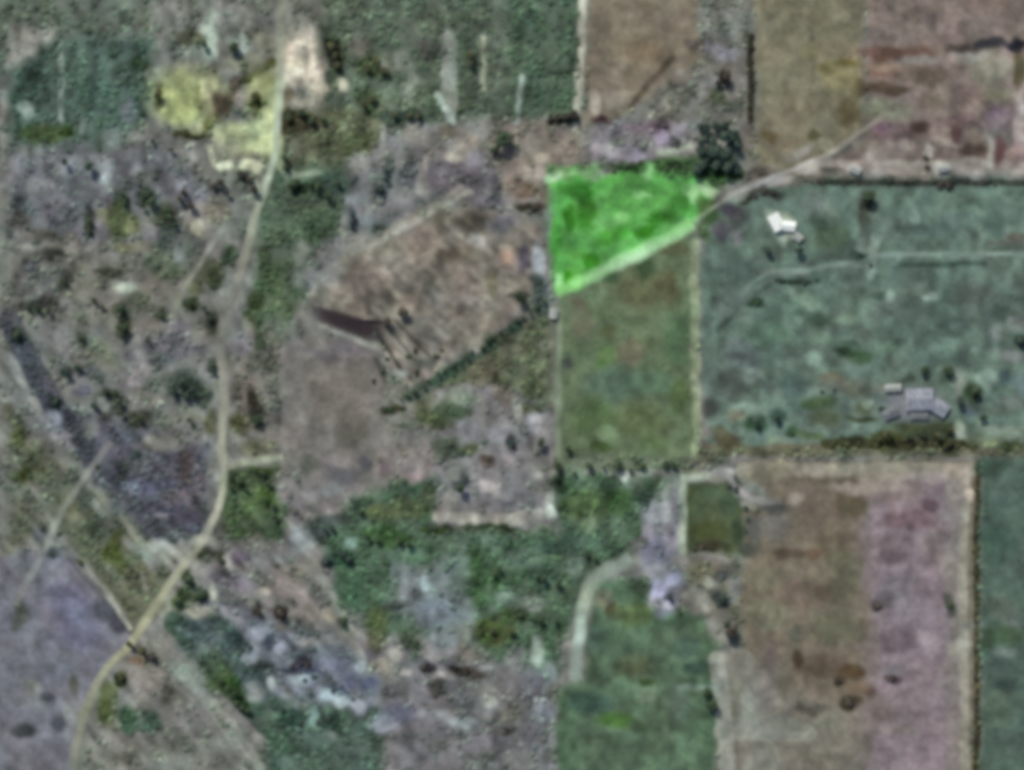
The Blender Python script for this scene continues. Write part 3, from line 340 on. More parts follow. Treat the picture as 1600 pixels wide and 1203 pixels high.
# ------------------------------------------------------------ helpers
def wx(x): return (x-800.0)*S
def wy(y): return (601.5-y)*S
HR = 2.6*vnoise(420, 41)+1.1*vnoise(160, 42)          # gentle relief, metres
def bil(A, x, y):
    x = np.asarray(x, float); y = np.asarray(y, float)
    u = np.clip((x-GX0)/GS, 0, NX-1.001); v = np.clip((y-GY0)/GS, 0, NY-1.001)
    i = u.astype(int); j = v.astype(int); fu = u-i; fv = v-j
    if A.ndim == 3: fu = fu[..., None]; fv = fv[..., None]
    return (A[j, i]*(1-fu)+A[j, i+1]*fu)*(1-fv)+(A[j+1, i]*(1-fu)+A[j+1, i+1]*fu)*fv
def hz(x, y): return float(bil(HR, x, y))

def ground_mat(name, scale=.35, bump=.35, dist=.25, furrow=None, rough=.95):
    m = bpy.data.materials.new(name); m.use_nodes = True; n = m.node_tree.nodes; L = m.node_tree.links; n.clear()
    out = n.new('ShaderNodeOutputMaterial'); bs = n.new('ShaderNodeBsdfPrincipled'); L.new(bs.outputs[0], out.inputs[0])
    bs.inputs['Roughness'].default_value = rough; bs.inputs['Specular IOR Level'].default_value = .15
    at = n.new('ShaderNodeAttribute'); at.attribute_name = 'soil'
    tc = n.new('ShaderNodeTexCoord')
    no = n.new('ShaderNodeTexNoise'); no.inputs['Scale'].default_value = scale; no.inputs['Detail'].default_value = 5; no.inputs['Roughness'].default_value = .7
    L.new(tc.outputs['Object'], no.inputs['Vector'])
    mr = n.new('ShaderNodeMapRange'); mr.inputs[1].default_value = .3; mr.inputs[2].default_value = .7; mr.inputs[3].default_value = .72; mr.inputs[4].default_value = 1.28
    L.new(no.outputs[0], mr.inputs[0])
    mx = n.new('ShaderNodeVectorMath'); mx.operation = 'SCALE'; L.new(at.outputs['Color'], mx.inputs[0]); L.new(mr.outputs[0], mx.inputs['Scale'])
    L.new(mx.outputs[0], bs.inputs['Base Color'])
    bp = n.new('ShaderNodeBump'); bp.inputs['Strength'].default_value = bump; bp.inputs['Distance'].default_value = dist
    src = no.outputs[0]
    if furrow:
        wv = n.new('ShaderNodeTexWave'); wv.inputs['Scale'].default_value = furrow[0]; wv.inputs['Distortion'].default_value = 1.5
        wv.bands_direction = furrow[1]; wv.inputs['Detail'].default_value = 1
        L.new(tc.outputs['Object'], wv.inputs['Vector'])
        ad = n.new('ShaderNodeMath'); ad.operation = 'ADD'; L.new(no.outputs[0], ad.inputs[0]); L.new(wv.outputs[1], ad.inputs[1]); src = ad.outputs[0]
    L.new(src, bp.inputs['Height']); L.new(bp.outputs[0], bs.inputs['Normal'])
    return m
def plain_mat(name, c, rough=.8, var=.25, scale=2.0, spec=.2, attr=False):
    m = bpy.data.materials.new(name); m.use_nodes = True; n = m.node_tree.nodes; L = m.node_tree.links
    bs = n['Principled BSDF']; bs.inputs['Roughness'].default_value = rough; bs.inputs['Specular IOR Level'].default_value = spec
    no = n.new('ShaderNodeTexNoise'); no.inputs['Scale'].default_value = scale; no.inputs['Detail'].default_value = 4
    tc = n.new('ShaderNodeTexCoord'); L.new(tc.outputs['Object'], no.inputs['Vector'])
    mr = n.new('ShaderNodeMapRange'); mr.inputs[1].default_value = .3; mr.inputs[2].default_value = .7; mr.inputs[3].default_value = 1-var; mr.inputs[4].default_value = 1+var
    L.new(no.outputs[0], mr.inputs[0])
    mx = n.new('ShaderNodeVectorMath'); mx.operation = 'SCALE'; L.new(mr.outputs[0], mx.inputs['Scale'])
    if attr:
        at = n.new('ShaderNodeAttribute'); at.attribute_name = 'soil'; L.new(at.outputs['Color'], mx.inputs[0])
    else: mx.inputs[0].default_value = c
    L.new(mx.outputs[0], bs.inputs['Base Color'])
    return m
def np_mesh(name, V, F, colr=None, mat=None, smooth=True, parent=None, data_only=False):
    """V (n,3), F (m,k) with one face size"""
    me = bpy.data.meshes.new(name); V = np.asarray(V, np.float32); F = np.asarray(F, np.int32); k = F.shape[1]
    me.vertices.add(len(V)); me.vertices.foreach_set('co', V.ravel())
    me.loops.add(F.size); me.loops.foreach_set('vertex_index', F.ravel())
    me.polygons.add(len(F)); me.polygons.foreach_set('loop_start', np.arange(0, F.size, k, dtype=np.int32))
    me.polygons.foreach_set('use_smooth', np.full(len(F), smooth))
    if colr is not None:
        a = me.color_attributes.new('soil', 'FLOAT_COLOR', 'POINT')
        a.data.foreach_set('color', np.c_[colr, np.ones(len(colr))].astype(np.float32).ravel())
    me.update(calc_edges=True)
    if mat: me.materials.append(mat)
    if data_only: return me
    o = bpy.data.objects.new(name, me); col.objects.link(o)
    if parent: o.parent = parent
    return o
def tag(o, label=None, cat=None, group=None, kind=None):
    if label: o['label'] = label
    if cat: o['category'] = cat
    if group: o['group'] = group
    if kind: o['kind'] = kind
    return o
def empty(name, loc, rz=0):
    o = bpy.data.objects.new(name, None); col.objects.link(o); o.location = loc; o.rotation_euler = (0, 0, rz); o.empty_display_size = 1; return o
def bm_obj(name, bm, mat, parent=None, smooth=False):
    me = bpy.data.meshes.new(name); bmesh.ops.recalc_face_normals(bm, faces=bm.faces); bm.to_mesh(me); bm.free()
    if mat: me.materials.append(mat)
    if smooth: me.polygons.foreach_set('use_smooth', [True]*len(me.polygons))
    o = bpy.data.objects.new(name, me); col.objects.link(o)
    if parent: o.parent = parent
    return o
def box(bm, x0, x1, y0, y1, z0, z1):
    v = [bm.verts.new(p) for p in [(x0,y0,z0),(x1,y0,z0),(x1,y1,z0),(x0,y1,z0),(x0,y0,z1),(x1,y0,z1),(x1,y1,z1),(x0,y1,z1)]]
    for f in [(0,3,2,1),(4,5,6,7),(0,1,5,4),(1,2,6,5),(2,3,7,6),(3,0,4,7)]: bm.faces.new([v[i] for i in f])

# ------------------------------------------------------------ the ground, cut along the plots
M_OPEN = ground_mat('open_ground', .30, .6, .5)
M_CROP = ground_mat('crop_cover', .55, .6, .4, (.18, 'X'))
M_GRASS = ground_mat('grass_cover', .35, .5, .35)
M_PLOUGH = ground_mat('ploughed_soil', .22, .5, .3, (.12, 'DIAGONAL'))
M_FALLOW = ground_mat('fallow_soil', .28, .5, .35)
FM = {'crop_field': M_CROP, 'grass_field': M_GRASS, 'grass_plot': M_GRASS, 'ploughed_field': M_PLOUGH, 'fallow_field': M_FALLOW}
REGC = REG[:-1, :-1]
Vx = wx(PX); Vy = wy(PY)
vid = np.arange(NX*NY).reshape(NY, NX)
for rid in range(len(FIELDS)+1):
    jj, ii = np.nonzero(REGC == rid)
    q = np.stack([vid[jj, ii], vid[jj+1, ii], vid[jj+1, ii+1], vid[jj, ii+1]], 1)
    u, inv = np.unique(q, return_inverse=True)
    V = np.stack([Vx.ravel()[u], Vy.ravel()[u], HR.ravel()[u]], 1)
    o = np_mesh('terrain' if rid == 0 else FIELDS[rid-1][0], V, inv.reshape(q.shape), ALB.reshape(-1, 3)[u], M_OPEN if rid == 0 else FM[FIELDS[rid-1][0]])
    tag(o, 'rough scrubby open ground between the fields' if rid == 0 else FIELDS[rid-1][1], kind='structure')
# farther country, out to the horizon
K = 40; r = np.random.default_rng(5); n_ = 0
e = np.concatenate([np.linspace(-9000, wx(GX0), 34), np.linspace(wx(GX0), wx(GX1), 13)[1:], np.linspace(wx(GX1), 9000, 34)[1:]])
f = np.concatenate([np.linspace(-9000, wy(GY1), 34), np.linspace(wy(GY1), wy(GY0), 11)[1:], np.linspace(wy(GY0), 9000, 34)[1:]])
FX, FY = np.meshgrid(e, f); vf = np.arange(FX.size).reshape(FX.shape)
cx = (FX[:-1, :-1]+FX[1:, 1:])/2; cy = (FY[:-1, :-1]+FY[1:, 1:])/2
jj, ii = np.nonzero(~((cx > wx(GX0)) & (cx < wx(GX1)) & (cy < wy(GY0)) & (cy > wy(GY1))))
q = np.stack([vf[jj, ii], vf[jj, ii+1], vf[jj+1, ii+1], vf[jj+1, ii]], 1); u, inv = np.unique(q, return_inverse=True)
pal = lin(np.array([hx(c) for c in ('66655d', '57604f', '4d5c50', '6e675c', '5f6460')]))
fc = pal[r.integers(0, 5, FX.size)]
V = np.stack([FX.ravel()[u], FY.ravel()[u], np.where((abs(FX.ravel()[u]) < 481) & (abs(FY.ravel()[u]) < 382), -1.0, r.uniform(-6, 6, len(u)))], 1)
# keep the inner rim on the mapped ground
inner = (abs(V[:, 0]) < 482) & (abs(V[:, 1]) < 384)
V[inner, 2] = bil(HR, V[inner, 0]/S+800, 601.5-V[inner, 1]/S)
tag(np_mesh('terrain', V, inv.reshape(q.shape), fc[u], M_OPEN), 'farther countryside beyond the fields', kind='structure')

# ------------------------------------------------------------ dirt roads and tracks: worn ribbons a few centimetres proud of the ground
M_ROAD = ground_mat('dirt_road', .5, .5, .15)
def cat_rom(P, step=3.0):
    P = np.array(P, float); P = np.vstack([2*P[0]-P[1], P, 2*P[-1]-P[-2]]); o = []
    for k in range(1, len(P)-2):
        n = max(2, int(np.hypot(*(P[k+1]-P[k]))/step))
        for t in np.arange(n)/n:
            o.append(.5*((2*P[k])+(-P[k-1]+P[k+1])*t+(2*P[k-1]-5*P[k]+4*P[k+1]-P[k+2])*t*t+(-P[k-1]+3*P[k]-3*P[k+1]+P[k+2])*t**3))
    o.append(P[-2]); return np.array(o)
NR = [0]
def road(name, pts, width, hexes, label, seed, soft=.8):
    P = cat_rom(pts); T = np.gradient(P, axis=0); T /= np.hypot(T[:, 0], T[:, 1])[:, None]+1e-9; N = np.stack([-T[:, 1], T[:, 0]], 1)
    r = np.random.default_rng(seed); n = len(P)
    w0 = np.interp(np.arange(n), np.linspace(0, n, 6+n//8), r.uniform(.7, 1.25, 6+n//8)); w1 = np.interp(np.arange(n), np.linspace(0, n, 6+n//8), r.uniform(.7, 1.25, 6+n//8))
    cs = np.array([hx(h) for h in hexes]); tt = np.linspace(0, len(cs)-1, n); k = np.minimum(tt.astype(int), len(cs)-2) if len(cs) > 1 else np.zeros(n, int)
    cc = cs[k]+(cs[np.minimum(k+1, len(cs)-1)]-cs[k])*(tt-k)[:, None]
    lum = np.interp(np.arange(n), np.linspace(0, n, 4+n//5), r.uniform(.80, 1.13, 4+n//5)); cc = cc*np.array([1.05, 1.08, 1.12])
    soft = np.interp(np.arange(n), np.linspace(0, n, len(soft)), soft) if isinstance(soft, list) else np.full(n, soft)
    soft = np.clip(soft*np.interp(np.arange(n), np.linspace(0, n, 4+n//7), r.uniform(.75, 1.05, 4+n//7)), 0, 1)
    V = []; CO = []
    NS = 9
    NR[0] += 1
    for q_ in range(NS):
        s = -1+2*q_/(NS-1)
        off = s*np.where(s < 0, w0, w1)*width/2
        Q = P+N*off[:, None]
        z = bil(HR, Q[:, 0], Q[:, 1])+.05+.004*NR[0]+(.06 if abs(s) < .9 else -.12)
        V.append(np.stack([wx(Q[:, 0]), wy(Q[:, 1]), z], 1))
        g = bil(C, Q[:, 0], Q[:, 1]); kk = (soft*max(0, 1-abs(s)**1.8))[:, None]
        c_ = g*(1-kk)+(cc*lum[:, None])*kk
        if abs(s) < .3: c_ = c_*.97
        CO.append(lin(np.clip(c_, 10, 245))/KC)
    V = np.array(V).transpose(1, 0, 2).reshape(-1, 3); CO = np.array(CO).transpose(1, 0, 2).reshape(-1, 3)
    a = np.arange(n-1)[:, None]*NS+np.arange(NS-1)[None]; a = a.ravel()
    F = np.stack([a, a+1, a+NS+1, a+NS], 1)
    o = np_mesh(name, V, F, CO, M_ROAD)
    o.data.flip_normals() if o.data.polygons[0].normal.z < 0 else None
    return tag(o, label, kind='structure')
road('dirt_road', [(452,-150),(440,60),(436,150),(430,240),(412,300),(392,360),(374,430),(352,490),(345,540),(350,610),(346,690),(350,740),(338,800),(312,850),(278,895),(240,950),(208,1000),(175,1035),(148,1070),(130,1120),(112,1200),(90,1350)],
     18, ['9a9684','a09c88','9a9c7c','98a082','a4ac94','b0bba6','a8b09a','b2b498','a09f88','8e8c7c','94917e','a3a08a','b4b298','aeac96','a5a38e','aaa88a','b0ae8c','aeac84','b4b28e','9c9c78','868972','807f70','7a7a6e'], 'pale main dirt road winding from the top to the lower left corner', 1, [.3,.4,.45,.7,.98,.98,.98,.9,.45,.35,.5,.9,.95,.95,.95,.98,.95,.9,.6,.45,.35,.3])
road('dirt_track', [(205,984),(185,955),(165,925),(148,905),(130,880)], 13, ['b0af94','adad9c','9a9c8e','7c7e74'], 'short pale track meeting the main road from the upper left', 2, .85)
road('dirt_track', [(352,732),(375,724),(405,718),(442,714)], 15, ['9a9a80','9aa085','a0a58c'], 'short pale spur leaving the main road eastwards', 3, .9)
road('dirt_track', [(172,690),(150,722),(118,765),(88,815),(70,860),(45,905),(24,945)], 14, ['838278','969689','969a8c','8c9086','83847c'], 'faint straight track crossing the scrub at far left', 4, .8)
road('dirt_track', [(352,352),(330,385),(305,425),(285,455),(272,485)], 12, ['888a80','9b9e8e','9da08a','8c8e74'], 'faint narrow track through dark scrub west of the main road', 5, .75)
road('dirt_road', [(1082,347),(1105,332),(1140,308),(1178,290),(1212,276),(1248,262),(1280,248),(1310,232),(1345,206),(1378,184)], 11, ['8fae7c','8f9482','96948a','aca9a2','a8a49a','b8b1a6','b0a898','958d7e','857c70'], 'grey dirt road climbing to the upper right from the emerald crop', 6, .85)
road('dirt_track', [(1112,738),(1135,742),(1150,760),(1168,775),(1192,783),(1222,784)], 15, ['8f8f88','a39e9c','9c9692','928f86','857f78'], 'curved pale track rounding the small dark olive plot', 7, .9)
road('dirt_track', [(985,870),(966,882),(942,895),(920,920),(910,950),(906,985),(902,1020),(900,1062)], 28, ['94a290','a0ad9a','98a590','a2aa90','a6baa4','acc0ae','96a696','879788'], 'broad curved pale track between two green fields', 8, .95)
road('dirt_track', [(862,470),(866,560),(870,640),(872,715)], 12, ['7a8072','6c705c','7c866c','87937a'], 'straight pale margin track along the left side of the olive field', 9, .6)

road('dirt_track', [(1098,528),(1125,498),(1155,466),(1180,440),(1205,428),(1250,424),(1300,414),(1345,409),(1370,400),(1420,398),(1500,397),(1620,397),(1760,400)], 10, ['66776c','6c7c72','76877b','7f9084','7c8d80','75867a','7f9084','6f8075','6a7b70'], 'faint pale track rising across the grey-green field and then running right', 11, .85)
# the dark hollow of bare earth at the centre
M_HOLLOW = ground_mat('dark_damp_earth', .3, .7, .5)
def patch(name, pts, hexes, mat, up, label, seed, fade=3):
    P = cat_rom(pts+[pts[0]], 4)[:-1]; r = np.random.default_rng(seed); cxy = P.mean(0); n = len(P)
    P = P+r.uniform(-1.3, 1.3, P.shape); V = []; CO = []; SS = (0.0, .2, .4, .6, .8, .92, 1.0)
    for s in SS:
        Q = cxy+(P-cxy)*s; g = bil(C, Q[:, 0], Q[:, 1]); k = 1-s**fade
        c_ = hx(hexes[int(s*(len(hexes)-.01))])*r.uniform(.9, 1.1, n)[:, None]
        V.append(np.stack([wx(Q[:, 0]), wy(Q[:, 1]), bil(HR, Q[:, 0], Q[:, 1])+(up if s < 1 else .06)], 1)); CO.append(lin(g*(1-k)+c_*k)/KC)
    F = [(q_*n+k, (q_+1)*n+k, (q_+1)*n+(k+1) % n, q_*n+(k+1) % n) for q_ in range(len(SS)-1) for k in range(n)]
    o = np_mesh(name, np.concatenate(V), F, np.concatenate(CO), mat)
    if sum(p.normal.z for p in o.data.polygons) < 0: o.data.flip_normals()
    return tag(o, label, kind='structure')
patch('dark_earth_patch', [(480,474),(500,478),(522,483),(547,490),(574,498),(608,502),(604,518),(596,534),(575,534),(550,524),(522,515),(496,500)], ['2e272b','322a2e','3c3437'], M_HOLLOW, .22, 'dark maroon wedge of damp bare earth west of the centre', 4, 5)
road('grass_margin', [(868,456),(890,448),(925,432),(965,412),(1005,394),(1045,374),(1082,350)], 27, ['92d878','a2de8e','b4dea4','b8dcaa','b0dea0','9cd488'], 'pale green trodden strip along the lower edge of the emerald crop', 10, .95)
# ------------------------------------------------------------ trees and bushes: every dark crown of the photograph
def crown_mesh(seed, n=170, flat=.75, lobes=5, loose=1.0):
    """unit crown (radius 1) of crossed leaf clumps spread through several uneven boughs"""
    r = np.random.default_rng(seed)
    L = r.normal(size=(lobes, 3)); L /= np.linalg.norm(L, axis=1)[:, None]; L[:, 2] = abs(L[:, 2])*.6
    L *= r.uniform(.3, .58, lobes)[:, None]; LR = r.uniform(.36, .6, lobes)
    V = []; F = []; CO = []
    for k in range(n):
        b = r.integers(lobes); dv = r.normal(size=3); dv /= np.linalg.norm(dv)
        p = L[b]+dv*LR[b]*r.uniform(.6, 1.05)**.6*loose; p[2] = p[2]*flat+.9*flat
        s = r.uniform(.12, .22)
        nrm = dv+r.normal(size=3)*.35+np.array([0, 0, .5]); nrm /= np.linalg.norm(nrm)
        t = np.cross(nrm, r.normal(size=3)); t /= np.linalg.norm(t)+1e-9; u = np.cross(nrm, t)
        tone = r.uniform(.65, 1.4)
        base = len(V)
        for (i, j, h) in ((-1, -.5, 0), (0, -1, .3), (1, -.4, 0), (.8, .8, .25), (-.1, 1.1, 0), (-.9, .6, .3)):
            V.append(p+s*(t*i+u*j*.8+nrm*h*r.uniform(.3, 1.2))); CO.append([tone]*3)
        F += [(base, base+1, base+5), (base+1, base+2, base+3), (base+1, base+3, base+5), (base+3, base+4, base+5)]
    return np.array(V), np.array(F), np.array(CO)
CM = [crown_mesh(100+i, 190, [.7, .85, .62, .9][i % 4], 4+i % 4) for i in range(6)]
BM_ = [crown_mesh(200+i, 110, .5, 3+i % 3) for i in range(4)]
def leaf_mat(name, c, var=.3):
    m = bpy.data.materials.new(name); m.use_nodes = True; n = m.node_tree.nodes; L = m.node_tree.links
    bs = n['Principled BSDF']; bs.inputs['Roughness'].default_value = .7; bs.inputs['Specular IOR Level'].default_value = .2
    at = n.new('ShaderNodeAttribute'); at.attribute_name = 'soil'
    no = n.new('ShaderNodeTexNoise'); no.inputs['Scale'].default_value = 2.2; tc = n.new('ShaderNodeTexCoord'); L.new(tc.outputs['Object'], no.inputs['Vector'])
    oi = n.new('ShaderNodeObjectInfo')
    m1 = n.new('ShaderNodeMapRange'); m1.inputs[3].default_value = .75; m1.inputs[4].default_value = 1.3; L.new(oi.outputs['Random'], m1.inputs[0])
    m2 = n.new('ShaderNodeMapRange'); m2.inputs[1].default_value = .3; m2.inputs[2].default_value = .7; m2.inputs[3].default_value = 1-var; m2.inputs[4].default_value = 1+var; L.new(no.outputs[0], m2.inputs[0])
    mu = n.new('ShaderNodeMath'); mu.operation = 'MULTIPLY'; L.new(m1.outputs[0], mu.inputs[0]); L.new(m2.outputs[0], mu.inputs[1])
    v1 = n.new('ShaderNodeVectorMath'); v1.operation = 'MULTIPLY'; v1.inputs[0].default_value = c; L.new(at.outputs['Color'], v1.inputs[1])
    v2 = n.new('ShaderNodeVectorMath'); v2.operation = 'SCALE'; L.new(v1.outputs[0], v2.inputs[0]); L.new(mu.outputs[0], v2.inputs['Scale'])
    L.new(v2.outputs[0], bs.inputs['Base Color'])
    return m
LM = {'d': leaf_mat('dark_green_leaves', (.045, .070, .036)), 't': leaf_mat('blue_green_leaves', (.042, .068, .050)),
      'o': leaf_mat('olive_leaves', (.075, .080, .038)), 'b': leaf_mat('brown_green_leaves', (.060, .054, .042)), 'p': leaf_mat('pale_green_leaves', (.11, .13, .075))}
M_BARK = plain_mat('bark', (.09, .07, .055), .95, .3, 6)
crown_data = {}
def crown(kind, v, bush):
    k = (kind, v, bush)
    if k not in crown_data:
        V, F, CO = (BM_ if bush else CM)[v]
        crown_data[k] = np_mesh('crown', V, F, CO, LM[kind], smooth=True, data_only=True)
    return crown_data[k]
def trunk_data():
    bm = bmesh.new(); prev = None
    for (z, rr, ox) in ((-.15, .13, 0), (.1, .1, 0), (.5, .08, .02), (.95, .05, .05), (1.25, .02, .04)):
        ring = [bm.verts.new((ox+rr*math.cos(a*math.tau/7), rr*math.sin(a*math.tau/7), z)) for a in range(7)]
        if prev:
            for k in range(7): bm.faces.new([prev[k], prev[(k+1) % 7], ring[(k+1) % 7], ring[k]])
        prev = ring
    for a in range(4):                                       # limbs
        an = a*1.6+.4; z0 = .55+.1*a; r1 = []
        A = Vector((.02, 0, z0)); Bv = Vector((.5*math.cos(an), .5*math.sin(an), z0+.4))
        for (P, rr) in ((A, .045), (Bv, .012)):
            r1.append([bm.verts.new(P+Vector((rr*math.cos(k*2.094), rr*math.sin(k*2.094), 0))) for k in range(3)])
        for k in range(3): bm.faces.new([r1[0][k], r1[0][(k+1) % 3], r1[1][(k+1) % 3], r1[1][k]])
    bmesh.ops.recalc_face_normals(bm, faces=bm.faces)
    me = bpy.data.meshes.new('trunk'); bm.to_mesh(me); bm.free(); me.materials.append(M_BARK); return me
TRUNK = trunk_data()
tr_rng = random.Random(3)
def tree(x, y, rpx, kind, label, group=None, bush=False):
    """x, y, rpx in photograph pixels give the place and crown radius"""
    r_ = rpx*S; v = tr_rng.randrange(4 if bush else 6)
    t = empty('bush' if bush else 'tree', (wx(x), wy(y), hz(x, y)-.05), tr_rng.uniform(0, 6.28))
    tag(t, label, 'bush' if bush else 'tree', group)
    h = tr_rng.uniform(.9, 1.2)*(r_ if bush else r_*1.15+1.0)
    c = bpy.data.objects.new('crown', crown(kind, v, bush)); col.objects.link(c); c.parent = t
    c.scale = (r_*tr_rng.uniform(.95, 1.15), r_*tr_rng.uniform(.85, 1.1), h*(.9 if bush else .8)); c.location = (0, 0, -.3*h if bush else h*.28)
    k = bpy.data.objects.new('stem' if bush else 'trunk', TRUNK); col.objects.link(k); k.parent = t
    s_ = r_*(.45 if bush else .75); k.scale = (s_, s_, h*(.5 if bush else .85))
    return t
# single trees: x y radius kind | label
ONE = """788 222 16 d|big round dark tree alone north-west of the emerald crop
772 238 9 d|smaller dark tree tucked against the big round tree north-west of the emerald crop
1133 122 9 b|tall dark brownish tree west of the khaki plot
1121 131 6 b|small brownish tree just west of the tall dark one near the khaki plot
1200 392 9 t|dark blue-green tree below the left side of the white house
1246 393 8 t|dark blue-green tree below the right side of the white house
1354 306 11 d|dark tree just below the hedge line above the grey-green field
845 690 9 d|dark round tree in the lavender orchard beside the margin track
800 692 6 t|small dark tree west of the round one in the lavender orchard
720 762 9 d|dark tree at the left side of the lavender orchard
88 632 12 t|very dark bush clump on the slate gully at far left
103 582 8 t|dark tree in the scrub above the slate gully
30 522 8 d|dark tree at the left edge of the land, above the gully
142 262 9 t|dark blue-green tree below the upper left green field
103 254 7 d|small dark tree west of the blue-green one below the upper left field
320 70 8 d|dark tree left of the pale fork near the top
367 77 9 d|dark tree inside the pale fork near the top
247 150 8 o|olive tree on the left rim of the yellow-green meadow
400 152 8 o|olive tree between the yellow-green meadow and the main road
536 969 7 d|lone dark tree at the point of the pale diagonal margin
405 955 6 b|brown tree left of its twin on the grey-tan ground
440 956 8 b|brown tree right of its twin on the grey-tan ground
1140 985 11 b|dark tree against the left edge of the large bare field, upper one
1134 972 8 d|smaller dark tree touching the upper tree at the left edge of the bare field
1103 1080 9 d|dark tree at the right rim of the low green field
1112 1098 10 d|dark tree just below another at the right rim of the low green field
1371 950 8 b|brown bush alone on the mauve half of the large bare field
1485 945 8 d|grey-green bush near the right margin of the large bare field
1128 934 8 t|blue-grey tree on the rubble beside the large bare field
1045 932 6 t|small dark tree among the lavender rocks
1182 474 6 d|lone dark bush on the dark diagonal line of the grey-green field
1180 660 9 t|dark tree at the lower left of the grey-green field
1214 654 7 t|smaller dark tree east of another in the lower left of the grey-green field
1330 1098 11 b|dark brown bush low on the bare field
1310 1064 8 b|reddish brown bush above another low on the bare field
1395 1060 8 b|maroon bush on the lower mauve half of the bare field
1595 532 9 t|dark tree inside the grey ring at the right edge
665 1042 8 b|dark maroon bush on the brown ground low in the middle, left of two
726 1048 10 b|dark maroon bush on the brown ground low in the middle, right of two
650 1006 8 d|dark green tree above the maroon bushes low in the middle
205 1005 7 o|dark olive tree at the forking of the dirt roads, west one
225 1015 9 o|dark olive tree at the forking of the dirt roads, middle one
240 1024 8 b|brown tree at the forking of the dirt roads, east one
190 1056 7 o|small olive tree below the forking of the dirt roads
295 905 8 d|tall dark tree east of the main road above the slate patch
313 928 9 d|dark tree south-east of the tall one beside the main road
278 938 7 d|dark green tree close to the main road above the slate patch
395 640 9 b|dark brownish tree east of the main road at mid height
402 655 9 d|dark green tree touching the brownish one east of the main road
605 504 9 b|dark tree at the right tip of the dark earth hollow
630 487 9 b|dark tree above the right tip of the dark earth hollow
1114 712 6 b|small brown bush at the lower corner of the grey-green field
812 466 10 d|dark tree at the right corner of the kite shaped field
835 325 9 b|dark brown bush west of the emerald crop
148 470 6 d|small dark tree in the middle of the far left scrub
1535 652 8 t|dark blue-green tree east of the farm sheds
1522 612 9 d|dark green tree north-east of the farm sheds
1482 578 9 d|dark tree above the right end of the farm sheds
1443 577 8 d|dark tree above the middle of the farm sheds
1378 640 7 t|dark blue-green bush west of the farm sheds
1500 628 9 t|dark blue-grey tree touching the right end of the farm sheds"""
for ln in ONE.split('\n'):
    a_, lb = ln.split('|'); x, y, r_, k = a_.split(); r_ = float(r_)
    tree(float(x), float(y), r_, k, lb, bush='bush' in lb)
# rows and clusters whose members nothing tells apart
ORD = 'first second third fourth fifth sixth seventh eighth ninth tenth eleventh twelfth thirteenth fourteenth fifteenth sixteenth seventeenth eighteenth nineteenth twentieth'.split()
def row(pts, kind, label, group, bush=False):
    """each member is singled out by its order along the row (from the side the row starts at)"""
    wide = max(p[0] for p in pts)-min(p[0] for p in pts) >= max(p[1] for p in pts)-min(p[1] for p in pts)
    q = sorted(pts, key=lambda p: p[0] if wide else p[1]); n = len(q)
    if 'grove' in group: q = [(p[0]+tr_rng.uniform(-4, 4), p[1]+tr_rng.uniform(-4, 4), p[2]*tr_rng.uniform(.85, 1.35)) for p in q]; q.sort(key=lambda p: p[1])
    for k, p in enumerate(q):
        if k <= n//2: w_ = (ORD[k]+' ' if k else '')+('leftmost' if wide else 'topmost')
        else: w_ = (ORD[n-1-k]+' ' if k < n-1 else '')+('rightmost' if wide else 'lowest')
        tree(p[0], p[1], p[2], kind if len(p) < 4 else p[3], w_+' '+label, group, bush)
row([(872,728,8),(886,700,7),(920,727,8),(944,731,4),(966,726,7),(1004,728,6),(1040,727,7),(1052,725,6),(870,745,5),(898,740,4),(985,735,4)], 'd', 'dark round tree in the dotted row along the foot of the olive field', 'trees along the foot of the olive field')
row([(x+tr_rng.uniform(-4,4), 287+tr_rng.uniform(-3,3), tr_rng.uniform(3,5)) for x in (1268,1290,1306,1318,1340,1372,1386,1402,1424,1508,1520,1556,1568,1585)]+[(1447,248,6),(1449,262,7),(1470,289,9),(1485,291,10),(1540,286,7)], 'b', 'dark tree in the hedge line along the top of the grey-green field', 'hedge line trees above the grey-green field', True)
row([(1098,205,9),(1115,200,10),(1132,204,10),(1146,212,7),(1095,222,9),(1112,220,11),(1130,222,11),(1146,232,8),(1098,240,9),(1114,240,10),(1131,243,11),(1145,252,8),(1098,258,10),(1116,262,10),(1134,266,9),(1148,272,7),(1088,268,8),(1105,212,6),(1122,232,7),(1140,222,7),(1106,250,6),(1126,254,8)], 't', 'dark blue-green tree in the dense grove north-east of the emerald crop', 'dense dark grove')
row([(1058,260,8,'d'),(1042,264,6,'d'),(1070,264,6,'d'),(1000,256,6,'d'),(975,262,7,'d'),(988,258,6,'d'),(960,270,5,'d')], 'd', 'dark green bush along the upper rim of the emerald crop', 'bushes on the upper rim of the emerald crop', True)
row([(1172+tr_rng.uniform(-1,1), y, 4.5) for y in range(100, 192, 9)], 'b', 'dark bush in the straight north-south hedge west of the khaki plot', 'hedge west of the khaki plot', True)
row([(628+i*11.2+tr_rng.uniform(-3,3), 626-i*7.7+tr_rng.uniform(-2.5,2.5), tr_rng.uniform(3.2,5.2)) for i in range(21)], 'd', 'dark green tree in the diagonal hedge south-east of the kite field', 'trees of the diagonal hedge')
row([(583,595,6),(600,580,8),(616,590,5),(650,548,7),(638,556,6),(652,582,8),(682,556,8),(690,548,5),(605,560,6),(612,640,8),(598,640,6),(630,638,6)], 'd', 'dark bush on the mottled lower corner of the kite field', 'bushes at the lower corner of the kite field', True)
row([(1527+tr_rng.uniform(-2,2), y+tr_rng.uniform(-4,4), tr_rng.uniform(4,6), 'o' if i % 3 else 'b') for i, y in enumerate(range(745, 1152, 15))], 'o', 'olive bush in the long hedge on the right of the large bare field', 'hedge right of the large bare field', True)
